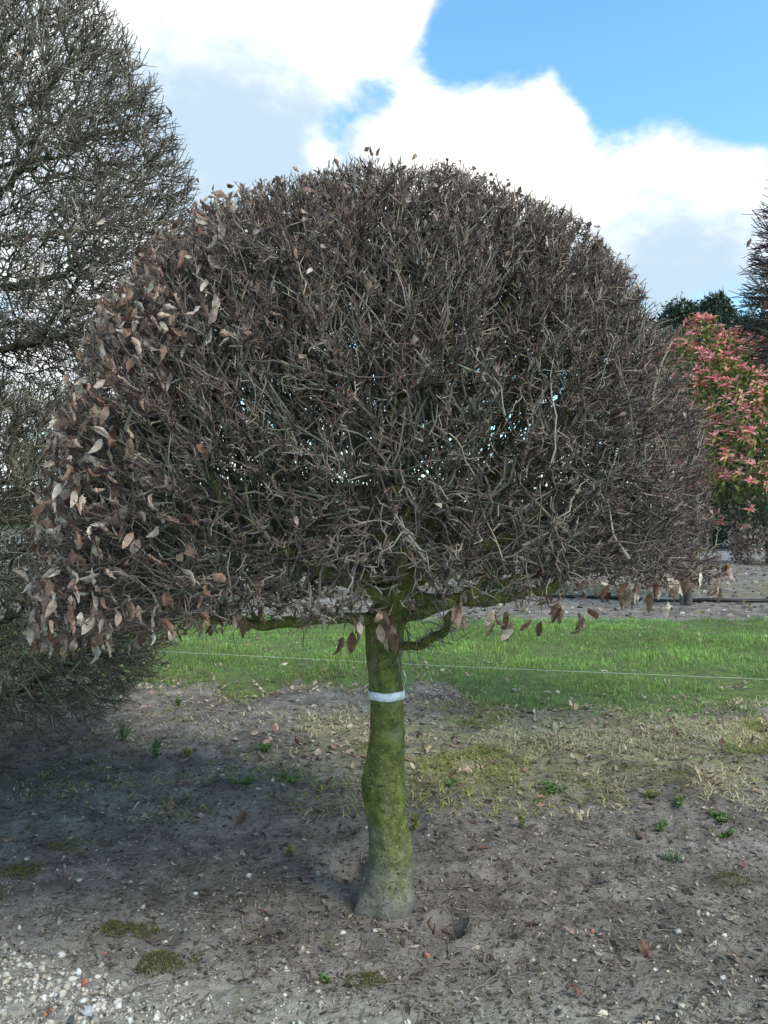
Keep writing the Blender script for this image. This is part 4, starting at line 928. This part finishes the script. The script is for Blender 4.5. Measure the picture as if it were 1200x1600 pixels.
for j, i in enumerate(rank):
    k = int(gg.integers(12)); z_ = float(height(sx[i], sy[i])) + ss[i] * 0.12; rz = gg.uniform(0, 6.28)
    if j < 280 and seen[i]:
        o = bpy.data.objects.new('pebble', SM[k]); C.objects.link(o); o.location = (sx[i], sy[i], z_); o.rotation_euler = (gg.normal(0, .3), gg.normal(0, .3), rz); o.scale = (ss[i] * 1.15,) * 3
        ing = sy[i] < 2.50 - 0.24 * (sx[i] + 0.2) and sx[i] < 0.1
        tag(o, 'pale pebble among the dense front gravel' if ing else 'pale pebble lying alone on the bare dark soil', 'pebble', 'pebbles in the gravel' if ing else 'pebbles on the bare soil')
    else:
        c_, s_ = math.cos(rz), math.sin(rz); v = GRITS[k][0] * ss[i]; v = np.stack([v[:, 0] * c_ - v[:, 1] * s_, v[:, 0] * s_ + v[:, 1] * c_, v[:, 2]], -1)
        b.add(v + (sx[i], sy[i], z_), GRITS[k][1], None, PALE[gg.choice(6, p=[.3, .22, .2, .12, .1, .06])] * gg.uniform(0.75, 1.15))
m_st = mat_col('gravel_stone', 0.8, 0.2, 0, 0.3, 120)
tag(link('gravel', b.mesh('gravel'), m_st), 'pale mixed gravel spread over the front of the plot', 'gravel', kind='stuff')
# bigger single stones and brick shards at their places
def ground_pt(px, py):
    d = ground_d(py); x = (px - 600) / F_PX * d; return x, d, float(height(x, d))
M_brick = mat_col('brick_clay', 0.85, 0.15, 0, 0.5, 70)
def single(name, px, py, size, col, label, cat, group=None, flat=0.6, seed=0, mat=None):
    v, t_ = stone_mesh(seed + 300, flat); x, y, z = ground_pt(px, py)
    me = make_mesh(name, v * size, t_, None, np.repeat(np.array([col]), len(v), 0), False); o = link(name, me, mat or M_stone); o.location = (x, y, z + size * flat * 0.35); o.rotation_euler = (0.1, 0.1, seed * 1.3)
    return tag(o, label, cat, group)
for i, (px, py, s) in enumerate(((668, 1495, 0.013), (927, 1459, 0.014), (130, 1533, 0.015), (162, 1486, 0.009), (67, 1580, 0.011), (78, 1577, 0.009), (626, 1553, 0.007))):
    single('brick_shard', px, py, s, (0.46, 0.17, 0.10), 'small orange red brick shard among the front gravel' if 2 <= i <= 5 else ['orange red brick shard just before the burrow hole', 'orange red brick shard beside small pale pebbles on smooth soil', 0, 0, 0, 0, 'tiny orange brick crumb among sticks and pebbles'][i], 'brick shard', 'brick shards on the ground', 0.6, i, M_brick)
single('stone', 135, 1585, 0.030, (0.60, 0.60, 0.60), 'large pale grey stone among the front gravel', 'stone', None, 0.45, 21)
single('stone', 942, 1590, 0.020, (0.62, 0.55, 0.40), 'yellowish rounded stone alone at the front of bare soil', 'stone', None, 0.6, 22)
single('stone', 108, 1597, 0.020, (0.06, 0.07, 0.08), 'dark slate grey stone beside the large pale one', 'stone', None, 0.5, 23)
single('stone', 552, 1362, 0.012, (0.45, 0.43, 0.36), 'beige stone in the hollow beside the trunk foot', 'stone', None, 0.7, 24)
single('stone', 1119, 1489, 0.012, (0.52, 0.48, 0.36), 'rounded beige pebble alone on smooth dark soil', 'stone', None, 0.8, 25)
single('stone', 120, 1518, 0.015, (0.60, 0.60, 0.57), 'white stone next to the orange brick shard in gravel', 'stone', None, 0.7, 26)

# fallen leaves: single ones in the open, the crowd along the turf edge as a layer
fl = []
for _ in range(650):
    x = gg.uniform(-2.4, 3.6); y = float(lawn_front(np.array(x))) + gg.normal(-0.15, 0.35); fl.append((x, y))
for _ in range(800):
    x = gg.uniform(-1.0, 3.4); y = gg.normal(5.0 + 0.06 * x, 0.5); fl.append((x, y))
for _ in range(120): fl.append((gg.uniform(-2.6, 4.5), gg.uniform(6.6, 10.2)))
for _ in range(60):
    d = gg.uniform(2.4, 5.0); fl.append((gg.uniform(-0.5, 0.5) * d, d))
fl = [(x, y) for x, y in fl if math.hypot(x - TX, y - TY) > 0.2]
fl += [(gg.uniform(1.5, 9.5), gg.uniform(10.6, 20)) for _ in range(420)]
fs = [gg.uniform(0.038, 0.080) for _ in fl]
def on_screen(x, y): return abs(x / y) < 0.5 and y > 2.3 and not (x < -0.2 * y and y > 6.5) and not (x / y < -0.28 and y > 4.6)
order = sorted(range(len(fl)), key=lambda i: -(fs[i] / fl[i][1]) * on_screen(*fl[i]))
b = Bag(); cnt = 0
for i in order:
    x, y = fl[i]; z = float(height(x, y)) + 0.008 + (0.035 if lawn_front(np.array(x)) + 0.3 < y < 10.3 else 0); k = int(gg.integers(len(LEAVES)))
    rot = (math.pi / 2 + gg.normal(0, 0.35), gg.normal(0, 0.3), gg.uniform(0, 6.28))
    rot = Euler((gg.normal(0, .3), gg.normal(0, .3), gg.uniform(0, 6.28))).to_matrix() @ Euler((math.pi / 2, 0, 0)).to_matrix(); rot = rot.to_euler()
    if cnt < 260 and on_screen(x, y):
        o = leaf_copy(None, (x, y, z), fs[i], rot, k); o.name = 'fallen_leaf'; cnt += 1
        lf = float(lawn_front(np.array(x)))
        lb_ = ('dry brown leaf fallen on the green turf', 'leaves on the turf') if y > lf + 0.15 else ('dry brown leaf fallen in the straw at the turf edge', 'leaves in the straw') if y > 4.35 else ('dry brown leaf fallen on bare dark soil', 'leaves on the bare soil')
        tag(o, lb_[0], 'leaf', lb_[1])
    else: leaf_into(b, (x, y, z), fs[i], rot, k, DRY[int(gg.integers(3, 6))] * 1.1)
n_ = 3800; x_ = gg.uniform(-2, 11, n_); y_ = gg.uniform(10.5, 21.5, n_); c_ = np.stack([x_, y_, height(x_, y_) + 0.012], -1)
kc = np.array([(0.42, 0.35, 0.27), (0.25, 0.18, 0.13), (0.07, 0.06, 0.05), (0.20, 0.19, 0.07), (0.55, 0.52, 0.48)])[gg.choice(5, n_, p=[.3, .25, .2, .15, .1])]
a_ = gg.uniform(0, 6.28, n_); l_ = gg.uniform(0.02, 0.06, (n_, 1)); u_ = np.stack([np.cos(a_), np.sin(a_), gg.normal(0, .4, n_)], -1) * l_; v_ = np.stack([-np.sin(a_), np.cos(a_), gg.normal(0.3, .5, n_)], -1) * l_ * 0.6
b.add(np.stack([c_ - u_, c_ - v_, c_ + u_, c_ + v_], 1), (np.arange(n_) * 4)[:, None, None] + np.array([[0, 1, 2], [0, 2, 3]]), None, np.repeat(kc[:, None], 4, 1))
tag(link('leaf_litter', b.mesh('leaf_litter'), M_leafcol), 'scattered layer of dry fallen leaves along the turf edge', 'leaves', kind='stuff')

# weeds
gw = np.random.default_rng(81)
def weed(px, py, h, w, col, label, n=60, kind='feather'):
    x, y, z = ground_pt(px, py); root = empty('weed', (x, y, z)); tag(root, label, 'weed', 'small weeds on the soil')
    b = Bag(); ns2 = max(4, n // 12); a = gw.uniform(0, 6.28, ns2); sp_ = gw.random(ns2) * w
    top = np.stack([x + np.cos(a) * sp_, y + np.sin(a) * sp_, z + h * gw.uniform(0.5, 1.0, ns2)], -1); bs = np.stack([x + np.cos(a) * sp_ * 0.2, y + np.sin(a) * sp_ * 0.2, np.full(ns2, z - 0.005)], -1)
    t_ = np.linspace(0, 1, 4)[None, :, None]; P = bs[:, None] * (1 - t_) + top[:, None] * t_; P[:, 1:3] += gw.normal(0, 0.004, (ns2, 2, 3))
    b.tubes(P, np.full((ns2, 4), 0.0014), 3, np.repeat(np.array([col]) * 0.8, ns2, 0)); link('stem', b.mesh('stem'), M_foliage, root)
    b = Bag(); k = gw.integers(ns2, size=n * 4); f = gw.uniform(0.1, 1.05, n * 4)[:, None]; c_ = bs[k] * (1 - f) + top[k] * f
    d = gw.standard_normal((n * 4, 3)); d[:, 2] = np.abs(d[:, 2]) * 0.7
    leaf_cloud(b, c_, d, gw.uniform(0.012, 0.03, n * 4), gw.uniform(0.002, 0.005, n * 4), np.array(col) * gw.uniform(0.6, 1.4, (n * 4, 1)), gw); link('foliage', b.mesh('foliage'), M_foliage, root)['kind'] = 'stuff'
GREY = (0.19, 0.24, 0.12); GRN = (0.13, 0.22, 0.06); YEL = (0.25, 0.26, 0.07)
for (px, py, h, w, col, lab_, n) in (
    (192, 1160, 0.14, 0.06, GREY, 'feathery grey green weed, the tallest beside the tiered tree', 110), (242, 1188, 0.11, 0.075, GREY, 'broad feathery grey green weed on bare soil', 110), (278, 1100, 0.07, 0.035, GRN, 'small green weed close to the turf corner', 40),
    (412, 1172, 0.05, 0.08, GRN, 'flat green weed mat on bare soil left of the trunk', 80), (290, 1182, 0.05, 0.04, YEL, 'yellowish sprig beside the broad grey green weed', 40), (380, 1225, 0.03, 0.12, GRN, 'low spreading weed mat at the soil edge', 90),
    (455, 1222, 0.03, 0.10, GRN, 'low green weed mat in the straw left of the trunk', 70), (865, 1240, 0.045, 0.09, GRN, 'bright green weed tuft at the straw edge', 100), (1015, 1250, 0.04, 0.06, YEL, 'yellow green tuft in the leaf strewn straw', 60),
    (1060, 1262, 0.04, 0.07, GRN, 'green tuft beside a pale fallen leaf', 60), (1125, 1285, 0.035, 0.10, GRN, 'green weed patch on the dark soil', 90), (1130, 1308, 0.03, 0.06, GRN, 'small weed patch just before the larger green one', 50), (1030, 1300, 0.03, 0.05, GRN, 'tiny weed cluster on dark soil', 40),
    (816, 1302, 0.07, 0.015, YEL, 'single upright yellow green seedling on bare soil', 20), (648, 1300, 0.10, 0.035, YEL, 'leafy sprig hugging the trunk foot', 45), (452, 1340, 0.03, 0.025, YEL, 'tiny yellow green seedling on bare soil left of the trunk', 30), (508, 1532, 0.015, 0.02, GRN, 'tiny green sprout among front pebbles', 20), (700, 1225, 0.03, 0.07, GRN, 'green tuft in straw right behind the trunk', 60), (1045, 1350, 0.04, 0.05, GREY, 'thin grey weed on bare dark soil', 30)):
    weed(px, py, h, w, col, lab_, n)
# moss cushions
def moss(px, py, w, label, n=900):
    w *= 1.7; n = int(n * 1.5)
    x, y, z = ground_pt(px, py); a = gw.uniform(0, 6.28, n); r = np.sqrt(gw.random(n)) * w * (1 + 0.3 * vnoise(a * 2, a * 0, int(px)))
    xx = x + r * np.cos(a) * 1.3; yy = y + r * np.sin(a); ok_ = fbm(xx * 22, yy * 22, 3, 13) > -0.45 + 0.75 * (r / w) ** 2; xx, yy, r = xx[ok_], yy[ok_], r[ok_]; n = len(r)
    hh = 0.020 * np.clip(1 - (r / w) ** 2, 0, 1)
    b = Bag(); blades(b, xx, yy, height(xx, yy) + hh * 0.6, gw.uniform(0.006, 0.014, n), gw.uniform(0.0012, 0.002, n), np.clip(np.abs(gw.normal(0.4, 0.3, n)), 0, 0.9), np.array([0.165, 0.16, 0.06]) * gw.uniform(0.55, 1.35, (n, 1)), gw)
    tag(link('moss_cushion', b.mesh('moss_cushion', False), M_grass), label, 'moss', 'moss cushions on the soil')
moss(255, 1503, 0.055, 'thick bright green moss cushion among pale pebbles', 1500)
moss(185, 1450, 0.035, 'yellow green moss patch on dark soil behind the pebbles'); moss(230, 1452, 0.03, 'small flat moss patch next to another on dark soil', 500)
moss(105, 1322, 0.06, 'flat olive moss patch on bare soil near the tiered tree'); moss(25, 1362, 0.05, 'flat olive moss patch at the far edge of stony soil'); moss(1150, 1385, 0.05, 'olive moss patch on the dark soil', 600); moss(570, 1535, 0.04, 'thin moss patch among front pebbles before the trunk', 500)
moss(1010, 1215, 0.16, 'wide yellow green moss mat among fallen leaves', 2600); moss(840, 1165, 0.12, 'yellow moss mat at the straw band by the trunk', 1600)

# dead sticks
gs_ = np.random.default_rng(44)
def stick(px0, py0, px1, py1, r, label, fork=False, col=(0.17, 0.14, 0.11)):
    x0, y0, _ = ground_pt(px0, py0); x1, y1, _ = ground_pt(px1, py1); n = 9; t_ = np.linspace(0, 1, n); L = math.hypot(x1 - x0, y1 - y0)
    xx = x0 + (x1 - x0) * t_ + gs_.normal(0, L * 0.03, n); yy = y0 + (y1 - y0) * t_ + gs_.normal(0, L * 0.03, n)
    P = np.stack([xx, yy, height(xx, yy) + r + 0.004 + 0.012 * np.sin(t_ * 3.1)], -1); b = Bag(); b.tubes(P[None], np.linspace(r, r * 0.5, n)[None], 5, np.array([col]))
    if fork:
        m_ = P[5]; e = m_ + (P[8] - P[5]) * 0.9 + np.array([gs_.normal(0, L * 0.2), gs_.normal(0, L * 0.2), 0.01]); b.tubes(np.stack([m_, (m_ + e) / 2 + (0, 0, 0.006), e])[None], np.array([[r * 0.6, r * 0.5, r * 0.3]]), 4, np.array([col]))
    tag(link('stick', b.mesh('stick'), M_twig), label, 'stick', 'dead sticks on the ground')
SL = 'unbranched thin dead stick lying on the bare soil'
for s in ((600, 1572, 672, 1562, .0025, 1), (730, 1560, 800, 1522, .003, 1), (806, 1532, 880, 1542, .002, 0), (810, 1452, 850, 1434, .002, 1), (920, 1390, 938, 1412, .0025, 1), (122, 1487, 108, 1530, .003, 1), (705, 1498, 722, 1490, .002, 0), (600, 1598, 615, 1575, .002, 0), (70, 1290, 110, 1268, .002, 1), (300, 1372, 340, 1350, .002, 0),
          (388, 1378, 415, 1352, .002, 1), (480, 1375, 560, 1385, .004, 0), (1185, 1390, 1196, 1440, .002, 1), (590, 1545, 640, 1560, .002, 0), (880, 1500, 900, 1476, .002, 0), (540, 1530, 610, 1515, .002, 1), (330, 1600, 420, 1560, .003, 1), (275, 1497, 300, 1505, .003, 0), (760, 1470, 790, 1455, .0015, 0), (985, 1300, 1010, 1320, .002, 0), (215, 1325, 240, 1300, .002, 0), (640, 1590, 660, 1570, .002, 0)):
    stick(*s[:5], 'forked dead brown stick lying on the bare soil' if s[5] else SL, bool(s[5]))
# snapped roots standing in the burrow
rb = empty('root_stubs', (0.21, 2.83, 0)); tag(rb, 'splintered reddish root stubs sticking up from the burrow hole', 'roots')
for k in range(6):
    x = 0.195 + gs_.normal(0, 0.012); y = 2.83 + gs_.normal(0, 0.012); z = float(height(x, y))
    P = np.array([[x, y, z - 0.02], [x + gs_.normal(0, .006), y, z + 0.02], [x + gs_.normal(0.005, .010), y - 0.01, z + gs_.uniform(0.035, 0.07)]])
    b = Bag(); b.tubes(P[None], np.array([[0.005, 0.004, 0.0015]]), 5, np.array([[(0.16, 0.075, 0.045), (0.09, 0.06, 0.045)][k % 2]])); link('root', b.mesh('root'), M_twig, rb)
TRIS = sum(len(me.loops) - 2 * len(me.polygons) for me in bpy.data.meshes)
print('tris', sum(len(me.loops) - 2 * len(me.polygons) for me in bpy.data.meshes), 'objects', len(bpy.data.objects))
